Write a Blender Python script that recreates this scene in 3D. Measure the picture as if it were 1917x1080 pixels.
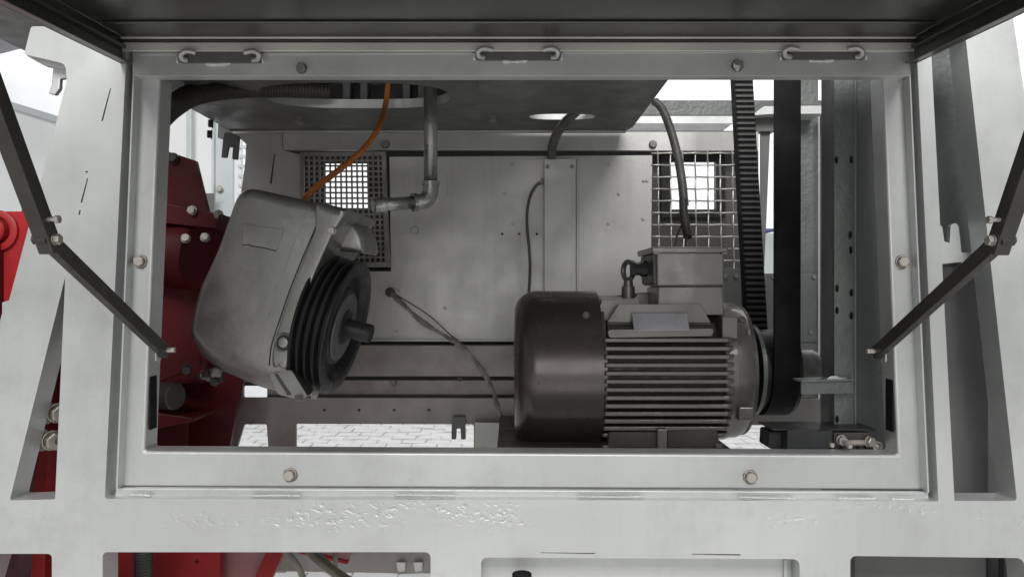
import bpy, bmesh, math, random
from mathutils import Vector, Matrix
from mathutils.geometry import tessellate_polygon
random.seed(7)
for o in list(bpy.data.objects):
    bpy.data.objects.remove(o)
SC = bpy.context.scene
COL = SC.collection

# ------------------------------------------------------------------ camera
F = 1450.0            # focal length in photograph pixels (photo 1917 wide)
CZ = 1.5              # eye height above the paving
cd = bpy.data.cameras.new('camera'); cam = bpy.data.objects.new('camera', cd)
COL.objects.link(cam); cam.location = (0, 0, CZ); cam.rotation_euler = (math.radians(90), 0, 0)
cd.sensor_width = 36; cd.lens = 36 * F / 1917; cd.clip_start = 0.05; cd.clip_end = 200
SC.camera = cam
# ------------------------------------------------------------------ light
wd = bpy.data.worlds.new('World'); SC.world = wd; wd.use_nodes = True
bg = wd.node_tree.nodes['Background']
bg.inputs[0].default_value = (0.95, 0.98, 1.0, 1); bg.inputs[1].default_value = 0.20
def area(name, loc, target, sx, sy, power, col=(1, 1, 1)):
    l = bpy.data.lights.new(name, 'AREA'); l.shape = 'RECTANGLE'; l.size = sx; l.size_y = sy
    l.energy = power; l.color = col
    o = bpy.data.objects.new(name, l); COL.objects.link(o); o.location = loc
    o.rotation_euler = (Vector(target) - Vector(loc)).to_track_quat('-Z', 'Y').to_euler()
    return o
area('added_overhead_light', (0.0, -3.2, 5.2), (0, -1.2, 0.0), 5.0, 2.6, 450, (1.0, 0.99, 0.97))  # unseen source, added to brighten the frame front and the ground before it
area('added_front_light', (0.0, -8.0, 2.9), (0, 1.6, 1.5), 5.5, 3.2, 105, (1.0, 0.995, 0.975))  # unseen frontal source, added to light the front and the compartment
area('added_wall_light', (-3.5, 6.2, 6.5), (-3.5, 9.0, 3.0), 7.0, 2.0, 250)  # this pair is added, out of view, to whiten the back wall
area('added_wall_light', (4.0, 6.2, 6.5), (4.0, 9.0, 3.0), 7.0, 2.0, 250)
vs = SC.view_settings
vs.view_transform = 'Standard'; vs.look = 'None'; vs.exposure = 0.29; vs.gamma = 1; vs.use_curve_mapping = False

# ------------------------------------------------------------------ materials
def mat(name, col, metal=0.0, rough=0.5, var=0.12, vscale=5.0, bump=0.15, bscale=120.0, streak=0.0,
        spec=0.5, dirt=None, dirt_amt=0.0, dscale=4.0, coat=0.0, rvar=0.12):
    m = bpy.data.materials.new(name); m.use_nodes = True
    nt = m.node_tree; N = nt.nodes; L = nt.links
    b = N['Principled BSDF']
    tc = N.new('ShaderNodeTexCoord')
    n1 = N.new('ShaderNodeTexNoise'); n1.inputs['Scale'].default_value = vscale; n1.inputs['Detail'].default_value = 6
    n1.inputs['Roughness'].default_value = 0.20
    L.new(tc.outputs['Object'], n1.inputs['Vector'])
    r1 = N.new('ShaderNodeMapRange'); r1.inputs[1].default_value = 0.3; r1.inputs[2].default_value = 0.7
    r1.inputs[3].default_value = 1 - var; r1.inputs[4].default_value = 1 + var
    L.new(n1.outputs[0], r1.inputs[0])
    mul = N.new('ShaderNodeMix'); mul.data_type = 'RGBA'; mul.blend_type = 'MULTIPLY'; mul.inputs[0].default_value = 1
    mul.inputs[6].default_value = (*col, 1); L.new(r1.outputs[0], mul.inputs[7])
    out = mul.outputs[2]
    if dirt:
        n2 = N.new('ShaderNodeTexNoise'); n2.inputs['Scale'].default_value = dscale; n2.inputs['Detail'].default_value = 8
        n2.inputs['Roughness'].default_value = 0.7
        mp = N.new('ShaderNodeMapping'); mp.inputs['Location'].default_value = (3.1, 1.7, 5.3)
        L.new(tc.outputs['Object'], mp.inputs[0]); L.new(mp.outputs[0], n2.inputs['Vector'])
        r2 = N.new('ShaderNodeMapRange'); r2.inputs[1].default_value = 0.5; r2.inputs[2].default_value = 0.78
        r2.inputs[3].default_value = 0; r2.inputs[4].default_value = dirt_amt
        L.new(n2.outputs[0], r2.inputs[0])
        mx = N.new('ShaderNodeMix'); mx.data_type = 'RGBA'
        L.new(r2.outputs[0], mx.inputs[0]); L.new(out, mx.inputs[6]); mx.inputs[7].default_value = (*dirt, 1)
        out = mx.outputs[2]
    if streak:
        n5 = N.new('ShaderNodeTexNoise'); n5.inputs['Scale'].default_value = 1.0; n5.inputs['Detail'].default_value = 5
        mp5 = N.new('ShaderNodeMapping'); mp5.inputs['Scale'].default_value = (38, 38, 3.0); mp5.inputs['Location'].default_value = (9, 4, 2)
        L.new(tc.outputs['Object'], mp5.inputs[0]); L.new(mp5.outputs[0], n5.inputs['Vector'])
        r5 = N.new('ShaderNodeMapRange'); r5.inputs[1].default_value = 0.5; r5.inputs[2].default_value = 0.8
        r5.inputs[3].default_value = 1; r5.inputs[4].default_value = 1 - streak
        L.new(n5.outputs[0], r5.inputs[0])
        m5 = N.new('ShaderNodeMix'); m5.data_type = 'RGBA'; m5.blend_type = 'MULTIPLY'; m5.inputs[0].default_value = 1
        L.new(out, m5.inputs[6]); L.new(r5.outputs[0], m5.inputs[7]); out = m5.outputs[2]
    L.new(out, b.inputs['Base Color'])
    b.inputs['Metallic'].default_value = metal
    b.inputs['Specular IOR Level'].default_value = spec
    b.inputs['Coat Weight'].default_value = coat
    r3 = N.new('ShaderNodeMapRange'); r3.inputs[1].default_value = 0.3; r3.inputs[2].default_value = 0.7
    r3.inputs[3].default_value = max(0.03, rough - rvar); r3.inputs[4].default_value = min(1, rough + rvar)
    n3 = N.new('ShaderNodeTexNoise'); n3.inputs['Scale'].default_value = vscale * 3.3; n3.inputs['Detail'].default_value = 5
    L.new(tc.outputs['Object'], n3.inputs['Vector']); L.new(n3.outputs[0], r3.inputs[0])
    L.new(r3.outputs[0], b.inputs['Roughness'])
    if bump:
        n4 = N.new('ShaderNodeTexNoise'); n4.inputs['Scale'].default_value = bscale; n4.inputs['Detail'].default_value = 4
        L.new(tc.outputs['Object'], n4.inputs['Vector'])
        bp = N.new('ShaderNodeBump'); bp.inputs['Strength'].default_value = bump; bp.inputs['Distance'].default_value = 0.002
        L.new(n4.outputs[0], bp.inputs['Height']); L.new(bp.outputs[0], b.inputs['Normal'])
    return m
M = {}
M['silver'] = mat('silver_paint', (0.58, 0.59, 0.585), 0.55, 0.45, 0.08, 5, 0.22, 60, dirt=(0.32, 0.315, 0.305), dirt_amt=0.45, dscale=6)
M['frame'] = mat('silver_frame_paint', (0.575, 0.587, 0.583), 0.68, 0.45, 0.08, 3, 0.22, 45, dirt=(0.40, 0.405, 0.40), dirt_amt=0.55, dscale=7, streak=0.05, rvar=.05)
M['rust'] = mat('rust_stain', (0.20, 0.16, 0.135), 0.0, 0.8, 0.4, 60, 0.3, 200)
M['inner'] = mat('silver_inner_paint', (0.50, 0.495, 0.478), 0.5, 0.46, 0.08, 3.5, 0.16, 45, dirt=(0.27, 0.265, 0.25), dirt_amt=0.38, dscale=5, rvar=.06, streak=0.10)
M['casting'] = mat('silver_casting_paint', (0.33, 0.325, 0.31), 0.75, 0.36, 0.08, 9, 0.30, 55, dirt=(0.16, 0.15, 0.14), dirt_amt=0.6, dscale=8, rvar=.06)
M['lower'] = mat('shaded_lower_paint', (0.29, 0.272, 0.262), 0.4, 0.48, 0.10, 6, 0.2, 45, dirt=(0.13, 0.10, 0.095), dirt_amt=0.6, dscale=6)  # darker, browner colour stands in for low shade and red bounce light
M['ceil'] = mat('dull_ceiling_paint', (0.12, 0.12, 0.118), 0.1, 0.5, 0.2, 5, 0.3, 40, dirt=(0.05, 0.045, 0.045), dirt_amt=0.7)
M['lid'] = mat('dark_lid_paint', (0.13, 0.128, 0.124), 0.8, 0.30, 0.06, 3, 0, 20, rvar=0.03, streak=0)
M['lidedge'] = mat('lid_edge_paint', (0.56, 0.54, 0.51), 0.1, 0.45, 0.15, 6, 0.2, 60)
M['stay'] = mat('dark_steel', (0.055, 0.052, 0.048), 0.45, 0.42, 0.2, 14, 0.2, 150, dirt=(0.10, 0.08, 0.065), dirt_amt=0.4)
M['motor'] = mat('taupe_motor_paint', (0.20, 0.19, 0.175), 0.5, 0.36, 0.05, 7, 0.05, 40, dirt=(0.12, 0.11, 0.10), dirt_amt=0.3, coat=0.25)
M['cowl'] = mat('dark_glossy_cowl', (0.115, 0.102, 0.092), 0.65, 0.30, 0.08, 5, 0.04, 30, coat=0.15, rvar=.05)
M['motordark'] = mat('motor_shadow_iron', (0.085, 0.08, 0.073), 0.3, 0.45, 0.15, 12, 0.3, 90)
M['plate'] = mat('shiny_name_plate', (0.55, 0.54, 0.57), 0.35, 0.22, 0.12, 14, 0.5, 35)
M['black'] = mat('black_iron', (0.024, 0.025, 0.027), 0.0, 0.42, 0.25, 15, 0.25, 90, spec=0.35)
M['rubber'] = mat('black_rubber', (0.011, 0.011, 0.012), 0.0, 0.7, 0.25, 20, 0.2, 140, spec=0.12)
M['tooth'] = mat('worn_rubber_tooth', (0.055, 0.053, 0.051), 0.0, 0.6, 0.3, 30, 0.2, 140)
M['redshade'] = mat('shaded_red_paint', (0.075, 0.004, 0.006), 0.0, 0.5, 0.2, 6, 0.25, 50, spec=0.25, dirt=(0.03, 0.006, 0.006), dirt_amt=0.6)  # darkened copy of the red; the compartment's shade is in its colour
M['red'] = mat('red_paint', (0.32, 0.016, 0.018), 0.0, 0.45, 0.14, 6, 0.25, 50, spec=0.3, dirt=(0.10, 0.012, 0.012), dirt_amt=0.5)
M['pink'] = mat('faded_pink_paint', (0.34, 0.15, 0.16), 0.0, 0.55, 0.15, 8, 0.2, 60)
M['column'] = mat('rough_grey_paint', (0.135, 0.145, 0.14), 0.25, 0.42, 0.12, 6, 1.0, 70)
M['cavity'] = mat('shaded_backing_paint', (0.085, 0.083, 0.08), 0.1, 0.6, 0.2, 6, 0.25, 60)  # coloured dark so grille cavities and panel gaps read as shade
M['grey'] = mat('dark_grey_paint', (0.14, 0.142, 0.14), 0.1, 0.5, 0.12, 6, 0.25, 60)
M['bolt'] = mat('bolt_zinc', (0.48, 0.45, 0.41), 0.75, 0.36, 0.2, 60, 0.3, 300)
M['boltdull'] = mat('bolt_painted', (0.22, 0.22, 0.21), 0.3, 0.4, 0.2, 60, 0.3, 300)
M['orange'] = mat('orange_hose_rubber', (0.42, 0.13, 0.025), 0.0, 0.4, 0.15, 20, 0.1, 100)
M['clear'] = mat('clear_hose_end', (0.55, 0.42, 0.33), 0.0, 0.35, 0.1, 20, 0.1, 100)
M['pipe'] = mat('galvanised_pipe', (0.34, 0.34, 0.33), 0.75, 0.35, 0.15, 18, 0.3, 70)
M['conduit'] = mat('brown_black_conduit', (0.04, 0.036, 0.033), 0.1, 0.5, 0.2, 20, 0.1, 100)
M['conduit2'] = mat('grey_conduit', (0.10, 0.098, 0.094), 0.3, 0.42, 0.2, 20, 0.1, 100)
M['tape'] = mat('taped_cable', (0.27, 0.25, 0.215), 0.0, 0.6, 0.3, 25, 0.4, 60)
M['wire'] = mat('steel_wire', (0.52, 0.50, 0.47), 0.7, 0.38, 0.2, 40, 0.2, 200)
M['grille'] = mat('perforated_steel', (0.25, 0.24, 0.23), 0.3, 0.45, 0.2, 20, 0.2, 100)
M['paver'] = mat('pale_paver', (0.49, 0.49, 0.485), 0.0, 0.8, 0.10, 4, 0.5, 50)
M['joint'] = mat('sandy_joint', (0.50, 0.50, 0.49), 0.0, 0.9, 0.15, 9, 0.4, 80)
M['white'] = mat('white_panel', (0.86, 0.87, 0.88), 0.0, 0.5, 0.03, 3, 0, 50)
M['pale'] = mat('pale_aluminium', (0.62, 0.66, 0.67), 0.2, 0.45, 0.06, 3, 0.05, 50)
M['roofgrey'] = mat('grey_roof', (0.30, 0.30, 0.315), 0.0, 0.8, 0.06, 1, 0.1, 20)
M['blue'] = mat('blue_stripe_paint', (0.10, 0.11, 0.32), 0.0, 0.5)
M['weld'] = mat('painted_weld', (0.60, 0.61, 0.61), 0.15, 0.45, 0.1, 30, 0.4, 90)
M['olive'] = mat('olive_cable', (0.20, 0.185, 0.14), 0.0, 0.5, 0.15, 20, 0.1, 100)

# pitted variant of the frame paint: corrosion craters in a band along the lower beam
def pitted():
    m = M['frame'].copy(); m.name = 'pitted_frame_paint'
    nt = m.node_tree; N = nt.nodes; L = nt.links; b = N['Principled BSDF']
    geo = N.new('ShaderNodeNewGeometry')
    sep = N.new('ShaderNodeSeparateXYZ'); L.new(geo.outputs['Position'], sep.inputs[0])
    # band around the middle of the beam (height 1.06 .. 1.10)
    def mr(sock, a, c, x, y):
        r = N.new('ShaderNodeMapRange'); r.interpolation_type = 'SMOOTHSTEP'
        r.inputs[1].default_value = a; r.inputs[2].default_value = c; r.inputs[3].default_value = x; r.inputs[4].default_value = y
        L.new(sock, r.inputs[0]); return r.outputs[0]
    def mth(op, a, c):
        k = N.new('ShaderNodeMath'); k.operation = op
        for i, s in ((0, a), (1, c)):
            if isinstance(s, (int, float)): k.inputs[i].default_value = s
            else: L.new(s, k.inputs[i])
        return k.outputs[0]
    lo = mr(sep.outputs[2], 1.035, 1.07, 0, 1); hi = mr(sep.outputs[2], 1.09, 1.108, 1, 0)
    band = mth('MULTIPLY', lo, hi)
    xa = mr(sep.outputs[0], -0.75, -0.35, 0.15, 1)
    xb = mr(sep.outputs[0], 0.10, 0.5, 1, 0.42)
    band = mth('MULTIPLY', mth('MULTIPLY', band, xa), xb)
    patch = N.new('ShaderNodeTexNoise'); patch.inputs['Scale'].default_value = 9; patch.inputs['Detail'].default_value = 2
    mp = N.new('ShaderNodeMapping'); mp.inputs['Scale'].default_value = (0.55, 1, 1.7)
    L.new(geo.outputs['Position'], mp.inputs[0]); L.new(mp.outputs[0], patch.inputs['Vector'])
    pm = mr(patch.outputs[0], 0.44, 0.56, 0, 1)
    pits = N.new('ShaderNodeTexNoise'); pits.inputs['Scale'].default_value = 105; pits.inputs['Detail'].default_value = 4
    pits.inputs['Roughness'].default_value = 0.55
    mp2 = N.new('ShaderNodeMapping'); mp2.inputs['Scale'].default_value = (0.75, 1, 1.1)
    L.new(geo.outputs['Position'], mp2.inputs[0]); L.new(mp2.outputs[0], pits.inputs['Vector'])
    pp = mr(pits.outputs[0], 0.50, 0.74, 0, 1.6)
    h = mth('MULTIPLY', mth('MULTIPLY', pp, pm), band)
    fine = N.new('ShaderNodeTexNoise'); fine.inputs['Scale'].default_value = 38; fine.inputs['Detail'].default_value = 5
    L.new(geo.outputs['Position'], fine.inputs['Vector'])
    lump = mth('MULTIPLY', fine.outputs[0], mth('ADD', mth('MULTIPLY', band, 0.45), 0.08))
    tot = mth('SUBTRACT', lump, h)
    bp = N.new('ShaderNodeBump'); bp.inputs['Strength'].default_value = 0.42; bp.inputs['Distance'].default_value = 0.0028
    L.new(tot, bp.inputs['Height']); L.new(bp.outputs[0], b.inputs['Normal'])
    return m
M['pitted'] = pitted()

# ------------------------------------------------------------------ helpers
WL = {}
def W(px, py, Y):
    return Vector(((px - 958.5) * Y / F, Y, CZ + (540 - py) * Y / F))
def thing(name, label, cat, loc, group=None):
    o = bpy.data.objects.new(name, None); COL.objects.link(o); o.location = loc; o.empty_display_size = 0.05
    o['label'] = label; o['category'] = cat
    if group: o['group'] = group
    WL[o.name] = Vector(loc)
    return o
def structure(o): o['kind'] = 'structure'; return o
def finish(bm, name, m, parent=None, bev=0.0, seg=2, smooth=False, recalc=True):
    if recalc: bmesh.ops.recalc_face_normals(bm, faces=bm.faces)
    vs_ = bm.verts
    lo = Vector((min(v.co.x for v in vs_), min(v.co.y for v in vs_), min(v.co.z for v in vs_)))
    hi = Vector((max(v.co.x for v in vs_), max(v.co.y for v in vs_), max(v.co.z for v in vs_)))
    c = (lo + hi) / 2
    for v in vs_: v.co -= c
    me = bpy.data.meshes.new(name); bm.to_mesh(me); bm.free()
    me.materials.append(M[m])
    if smooth:
        me.shade_smooth()
    o = bpy.data.objects.new(name, me); COL.objects.link(o)
    WL[o.name] = c
    if parent:
        o.parent = parent; o.location = c - WL[parent.name]
    else:
        o.location = c
    if bev:
        b = o.modifiers.new('bevel', 'BEVEL'); b.width = bev; b.segments = seg; b.limit_method = 'ANGLE'; b.angle_limit = math.radians(32)
        if smooth: b.harden_normals = False
    return o
def rnd(pts, r=0.0, n=5):
    """round the corners of a polygon; a point may carry its own radius"""
    out = []; k = len(pts)
    for i, p in enumerate(pts):
        rr = p[2] if len(p) > 2 else r
        P = Vector(p[:2])
        if rr <= 0: out.append(P); continue
        A = Vector(pts[i - 1][:2]); B = Vector(pts[(i + 1) % k][:2])
        da = (A - P); db = (B - P); t = min(rr, da.length * 0.49, db.length * 0.49)
        a = P + da.normalized() * t; b = P + db.normalized() * t
        for j in range(n + 1):
            s = j / n
            out.append(a * (1 - s) ** 2 + P * 2 * s * (1 - s) + b * s * s)
    return out
def solid(loops, fn, vec):
    bm = bmesh.new()
    loops = [[fn(p) for p in l] for l in loops]
    tri = tessellate_polygon(loops)
    flat = [p for l in loops for p in l]
    a = [bm.verts.new(p) for p in flat]; b = [bm.verts.new(p + vec) for p in flat]
    for t in tri:
        if len(set(t)) < 3: continue
        try:
            bm.faces.new([a[i] for i in t]); bm.faces.new([b[i] for i in reversed(t)])
        except ValueError: pass
    k = 0
    for l in loops:
        n = len(l)
        for i in range(n):
            j = (i + 1) % n
            bm.faces.new([a[k + i], a[k + j], b[k + j], b[k + i]])
        k += n
    bmesh.ops.dissolve_limit(bm, angle_limit=0.002, verts=bm.verts, edges=bm.edges) if False else None
    return bm
def poly(name, outer, Y, depth, m, parent=None, holes=(), r=0, bev=0.0012, seg=2):
    loops = [rnd(outer, r)] + [rnd(h, 0) for h in holes]
    bm = solid(loops, lambda p: W(p[0], p[1], Y), Vector((0, depth, 0)))
    return finish(bm, name, m, parent, bev, seg)
def rect(x0, y0, x1, y1, r=0): return [(x0, y0, r), (x1, y0, r), (x1, y1, r), (x0, y1, r)]
def circ(x, y, rx, ry=None, n=10):
    ry = ry or rx
    return [(x + rx * math.cos(2 * math.pi * i / n), y + ry * math.sin(2 * math.pi * i / n)) for i in range(n)]
def pbox(name, x0, y0, x1, y1, Y, depth, m, parent=None, bev=0.0012, seg=2):
    return poly(name, rect(x0, y0, x1, y1), Y, depth, m, parent, bev=bev, seg=seg)
def add_box(bm, lo, hi):
    g = bmesh.ops.create_cube(bm, size=1)
    lo = Vector(lo); hi = Vector(hi)
    for v in g['verts']:
        v.co = Vector(((v.co.x + .5) * (hi.x - lo.x) + lo.x, (v.co.y + .5) * (hi.y - lo.y) + lo.y, (v.co.z + .5) * (hi.z - lo.z) + lo.z))
def wbox(name, lo, hi, m, parent=None, bev=0.0012, seg=2):
    bm = bmesh.new(); add_box(bm, lo, hi)
    return finish(bm, name, m, parent, bev, seg)
def spline(pts, n=12):
    P = [Vector(p) for p in pts]; out = []
    for i in range(len(P) - 1):
        p0 = P[max(i - 1, 0)]; p1 = P[i]; p2 = P[i + 1]; p3 = P[min(i + 2, len(P) - 1)]
        for j in range(n):
            t = j / n
            out.append(0.5 * ((2 * p1) + (p2 - p0) * t + (2 * p0 - 5 * p1 + 4 * p2 - p3) * t * t + (3 * p1 - p0 - 3 * p2 + p3) * t ** 3))
    out.append(P[-1]); return out
def resample(path, step):
    out = [path[0]]; acc = 0.0
    for a, b in zip(path, path[1:]):
        d = (b - a).length
        if d < 1e-9: continue
        t = step - acc
        while t <= d:
            out.append(a.lerp(b, t / d)); t += step
        acc = (acc + d) % step
    if (out[-1] - path[-1]).length > step * 0.3: out.append(path[-1])
    return out
def tube_bm(path, r, seg=12, cap=True, bm=None, rot=0.0):
    bm = bm or bmesh.new()
    rf = r if callable(r) else (lambda i, s: r)
    n = len(path); rings = []
    t = (path[1] - path[0]).normalized()
    up = Vector((0, 0, 1)) if abs(t.z) < 0.9 else Vector((1, 0, 0))
    x = t.cross(up).normalized(); s = 0
    for i, p in enumerate(path):
        if i: s += (p - path[i - 1]).length
        t2 = (path[min(i + 1, n - 1)] - path[max(i - 1, 0)]).normalized()
        x = (x - t2 * x.dot(t2)).normalized(); y = t2.cross(x)
        rr = rf(i, s)
        rings.append([bm.verts.new(p + x * rr * math.cos(2 * math.pi * k / seg + rot) + y * rr * math.sin(2 * math.pi * k / seg + rot)) for k in range(seg)])
    for a, b in zip(rings, rings[1:]):
        for k in range(seg):
            bm.faces.new([a[k], a[(k + 1) % seg], b[(k + 1) % seg], b[k]])
    if cap:
        bm.faces.new(list(reversed(rings[0]))); bm.faces.new(rings[-1])
    return bm
def tube(name, path, r, m, parent=None, seg=12, bev=0, smooth=True):
    return finish(tube_bm(path, r, seg), name, m, parent, bev, 2, smooth)
def corrugated(name, pts, r, m, parent=None, pitch=0.006, amp=0.0016, n=16, seg=14):
    path = resample(spline(pts, n), pitch / 4)
    return tube(name, path, lambda i, s: r + amp * (1, 0.6, -1, 0.6)[i % 4], m, parent, seg)
def lathe_bm(prof, org, axis, seg=40, bm=None):
    bm = bm or bmesh.new()
    a = Vector(axis).normalized(); up = Vector((0, 0, 1)) if abs(a.z) < 0.9 else Vector((1, 0, 0))
    x = a.cross(up).normalized(); y = a.cross(x); rings = []
    org = Vector(org)
    for s, r in prof:
        if r < 1e-6: rings.append([bm.verts.new(org + a * s)])
        else: rings.append([bm.verts.new(org + a * s + (x * math.cos(2 * math.pi * k / seg) + y * math.sin(2 * math.pi * k / seg)) * r) for k in range(seg)])
    for A, B in zip(rings, rings[1:]):
        for k in range(seg):
            k2 = (k + 1) % seg
            if len(A) == 1 and len(B) == 1: continue
            if len(A) == 1: bm.faces.new([A[0], B[k], B[k2]])
            elif len(B) == 1: bm.faces.new([A[k], B[0], A[k2]])
            else: bm.faces.new([A[k], B[k], B[k2], A[k2]])
    return bm
def lathe(name, prof, org, axis, m, parent=None, seg=40, bev=0.0):
    o = finish(lathe_bm(prof, org, axis, seg), name, m, parent, bev, 2, False)
    me = o.data; me.shade_smooth()
    me.set_sharp_from_angle(angle=math.radians(35))
    return o
# shared hexagon bolt, unit = 1 across the flats, faces -Y
def _hex():
    bm = bmesh.new()
    lathe_bm([(0, 0), (0, .62), (.10, .62), (.12, .56)], (0, 0, 0), (0, -1, 0), 20, bm)
    lathe_bm([(.10, .545), (.52, .57), (.60, .50), (.61, .0)], (0, 0, 0), (0, -1, 0), 6, bm)
    bmesh.ops.recalc_face_normals(bm, faces=bm.faces)
    me = bpy.data.meshes.new('bolt'); bm.to_mesh(me); bm.free(); return me
HEX = {}
def bolt(pos, size, parent, m='bolt', direction=(0, -1, 0), name='bolt', spin=None):
    if m not in HEX:
        HEX[m] = _hex(); HEX[m].materials.append(M[m])
    o = bpy.data.objects.new(name, HEX[m]); COL.objects.link(o)
    o.parent = parent; o.location = Vector(pos) - WL[parent.name]; o.scale = (size,) * 3
    q = Vector((0, -1, 0)).rotation_difference(Vector(direction).normalized())
    o.rotation_mode = 'QUATERNION'
    o.rotation_quaternion = q @ Matrix.Rotation(spin if spin is not None else random.random() * 1.0, 4, 'Y').to_quaternion()
    WL[o.name] = Vector(pos)
    return o
def bar(name, p0, p1, wx, h, m, parent, bev=0.0015):
    """rectangular bar in a plane of constant X"""
    p0 = Vector(p0); p1 = Vector(p1); d = (p1 - p0).normalized(); X = Vector((1, 0, 0)); n = d.cross(X).normalized()
    bm = bmesh.new(); c = []
    for p in (p0, p1):
        c.append([bm.verts.new(p + X * sx * wx / 2 + n * sn * h / 2) for sx, sn in ((-1, -1), (1, -1), (1, 1), (-1, 1))])
    for k in range(4): bm.faces.new([c[0][k], c[0][(k + 1) % 4], c[1][(k + 1) % 4], c[1][k]])
    bm.faces.new(c[0]); bm.faces.new(list(reversed(c[1])))
    return finish(bm, name, m, parent, bev)
def weld(pts, Y, r, parent, name='weld_bead'):
    path = resample(spline([W(x, y, Y) for x, y in pts], 8), r * 1.1)
    if len(path) < 3: return
    rr = [r * random.uniform(0.55, 1.2) for _ in path]; rr[0] = rr[-1] = r * 0.3
    return tube(name, path, lambda i, s: rr[i], 'weld', parent, 8)

# ================================================================== SETTING
g = wbox('ground', (-40, -12, -0.30), (40, 60, -0.012), 'joint', None, 0)
structure(g); WL[g.name] = Vector(g.location)
# paving stones: those that show through the openings are single pieces
def paver_mesh(i):
    bm = bmesh.new(); rs = random.Random(i)
    j = lambda: rs.uniform(-.007, .007)
    w, d = .117, .097
    loop = [Vector((-w + j(), -d + j())), Vector((0 + j(), -d + j())), Vector((w + j(), -d + j())), Vector((w + j(), d + j())), Vector((0, d + j())), Vector((-w + j(), d + j()))]
    bmx = solid([loop], lambda p: Vector((p[0], p[1], 0)), Vector((0, 0, -.05)))
    for v in bmx.verts:
        if v.co.z > -.01: v.co.x *= .975; v.co.y *= .965; v.co.z += rs.uniform(-.004, .004)
    bmesh.ops.recalc_face_normals(bmx, faces=bmx.faces)
    me = bpy.data.meshes.new('paver'); bmx.to_mesh(me); bmx.free(); me.materials.append(M['paver']); return me
PV = [paver_mesh(i) for i in range(8)]
field = bmesh.new(); npv = 0
for iy in range(int(2.6 / .2), int(13.0 / .2)):
    y = iy * .2
    for ix in range(-26, 27):
        x = ix * .24 + (.12 if iy % 2 else 0)
        px = 958.5 + x * F / y; py = 540 + CZ * F / y
        single = 778 < py < 862 and (425 < px < 905 or 1380 < px < 1490)
        me = PV[(ix * 7 + iy * 3) % 8]
        rz = random.uniform(-.02, .02) + (math.pi if random.random() < .5 else 0)
        mw = Matrix.Translation((x, y, random.uniform(-.004, .003))) @ Matrix.Rotation(random.uniform(-.012, .012), 4, 'X') @ Matrix.Rotation(rz, 4, 'Z')
        if single and npv < 300:
            o = bpy.data.objects.new('paver', me); COL.objects.link(o); o.parent = g
            o.matrix_local = Matrix.Translation(-Vector(g.location)) @ mw; npv += 1
        elif abs(x) < 5.5:
            n0 = len(field.verts); field.from_mesh(me); field.verts.ensure_lookup_table()
            bmesh.ops.transform(field, matrix=mw, verts=field.verts[n0:])
o = finish(field, 'paver_field', 'paver', g, recalc=False); o['kind'] = 'stuff'

hw = wbox('hall_wall', (-24, 9.0, -0.2), (24, 9.2, 11), 'white', None, 0); structure(hw)
# hall roof seen in the upper left corner, wall rail, pale gate
hr = poly('hall_roof', [(-900, -420), (40, -60), (96, 48), (-60, 88), (-900, 150)], 7.0, 0.3, 'roofgrey', None); structure(hr)
t = thing('wall_rail', 'grey rail running along the pale hall wall at far left', 'rail', W(20, 200, 6.0))
poly('rail_beam', [(-500, 30), (-500, 42), (230, 268), (230, 255)], 6.0, 0.12, 'pale', t)
poly('wall_board', [(-500, 43), (-500, 700), (230, 700), (230, 269)], 6.05, 0.05, 'white', t)
t = thing('hall_gate', 'pale panelled gate behind the red machinery', 'gate', W(400, 560, 4.2))
for x0, x1, m_, dy in ((300, 349, 'white', 0), (350, 358, 'pale', -.05), (359, 396, 'white', .02), (397, 400, 'pale', -.03), (401, 435, 'pale', 0.0), (436, 452, 'white', .03)):
    pbox('gate_panel', x0, 120, x1, 470, 4.2 + dy, .03, m_, t)
pbox('kick_panel', 372, 362, 399, 470, 4.1, .02, 'grey', t)
bolt(W(412, 354, 4.19), .03, t, 'bolt')
t = thing('pale_lattice', 'pale lattice frame glimpsed left of the inner wall', 'lattice', W(450, 420, 3.4))
for x in (448, 458): pbox('lattice_bar', x, 262, x + 3.5, 420, 3.4, .02, 'white', t)
for y in range(272, 420, 18): pbox('lattice_rung', 445, y, 462, y + 6, 3.39, .01, 'pale', t)

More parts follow.
